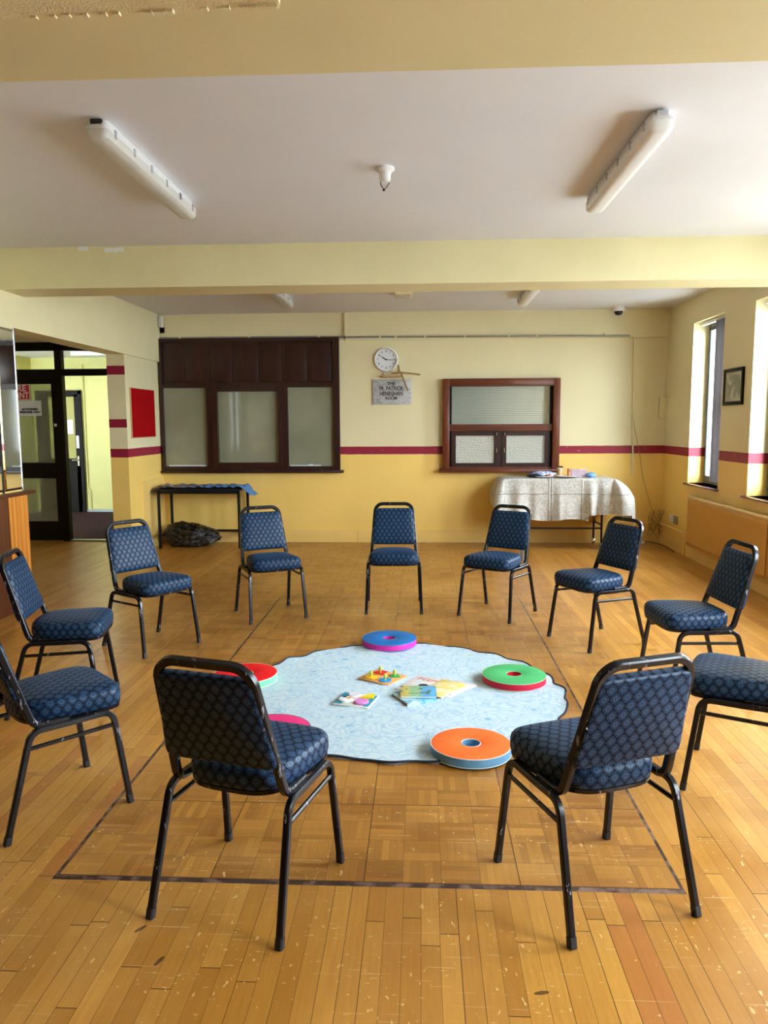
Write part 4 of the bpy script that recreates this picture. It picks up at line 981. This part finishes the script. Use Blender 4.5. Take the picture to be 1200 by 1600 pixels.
def lump(name, loc, size, mat, seed, label, cat, amp=.25, sq=1.0):
    b = MB(); bmesh.ops.create_icosphere(b.bm, subdivisions=4, radius=1)
    for v in b.bm.verts:
        p = v.co.copy(); n = mn.noise(p*2.2+Vector((seed, 0, 0))); n2 = mn.noise(p*6+Vector((0, seed, 0)))
        q = Vector((p.x*size[0], p.y*size[1], p.z*size[2]))*(1+amp*n+amp*.5*n2); q.z = max(q.z+size[2]*.8, 0); v.co = q
    for f in b.bm.faces: f.smooth = True
    o = b.build(name, mat, angle=180); o.location = loc; tag(o, label, cat); return o
ZT = .8755
def patt(name, a, c):
    t = NT(name, .8); n = t.noise(t.obj(), 28, 2); t.col(t.mix(t.ramp(n, .45, .55), a, c)); return t.m
def plate(x, y, r, label, z=ZT):
    o = MB().lathe([(.0001, .004), (r*.55, .003), (r*.65, .006), (r, .018), (r, .021), (r*.63, .010), (r*.5, .007), (.0001, .007)], 40, (0, 0, 0)).build('plate', 'white'); o.location = (x, y, z); tag(o, label, 'plate', 'plates on the silver cloth')
plate(1.48, 9.50, .13, 'white plate under the folded blue clothes on the silver cloth')
plate(1.80, 9.46, .14, 'empty white plate in the middle of the silver cloth')
lump('folded_clothes', (1.50, 9.52, ZT+.012), (.15, .09, .035), patt('blue_white_print_cloth', (.20, .32, .68), (.62, .70, .82)), 3, 'folded blue and white clothes on the plate at the left of the silver cloth', 'clothes')
lump('dark_pouch', (1.39, 9.44, ZT+.004), (.085, .04, .022), 'black', 8, 'small black pouch at the left end of the silver cloth', 'pouch')
lump('red_cloth_scrap', (1.57, 9.43, ZT+.012), (.05, .03, .016), patt('red_white_print', (.62, .06, .05), (.75, .6, .6)), 5, 'small red and white cloth beside the black pouch', 'cloth')
cdl = empty('peach_cup', (1.73, 9.60, ZT), label='peach coloured cup standing behind the empty plate', cat='cup')
MB().lathe([(.028, 0), (.036, .07), (.036, .10), (.032, .10), (.026, .01), (.0001, .008)], 28).build('cup_body', plain('peach_plastic', (.85, .50, .28), .4), cdl); MB().lathe([(.036, .10), (.0375, .103), (.036, .106)], 28, caps=False).build('rim', 'white', cdl)
tb = empty('plastic_tub', (1.955, 9.58, ZT), math.radians(-8), label='pale lilac plastic tub with lid on the silver cloth', cat='tub')
MB().layers([[(x*.085, y*.06, 0) for x, y in ((-1, -1), (1, -1), (1, 1), (-1, 1))], [(x*.098, y*.07, .085) for x, y in ((-1, -1), (1, -1), (1, 1), (-1, 1))]]).build('tub_body', plain('lilac_plastic', (.68, .52, .62), .35), tb)
MB().box(-.103, .103, -.075, .075, .083, .095, bev=.005).build('lid', plain('pink_lid', (.80, .62, .68), .3), tb)
o = MB().box(1.822, 1.850, 9.53, 9.62, ZT, ZT+.10, bev=.004).build('orange_carton', plain('orange_carton_card', (.80, .33, .18), .5)); tag(o, 'narrow orange carton touching the left side of the lilac tub', 'carton')
lump('blue_cloth', (2.09, 9.50, ZT), (.06, .05, .032), patt('bright_blue_cloth', (.10, .24, .70), (.25, .50, .82)), 12, 'crumpled bright blue cloth at the right of the lilac tub', 'cloth', amp=.4)
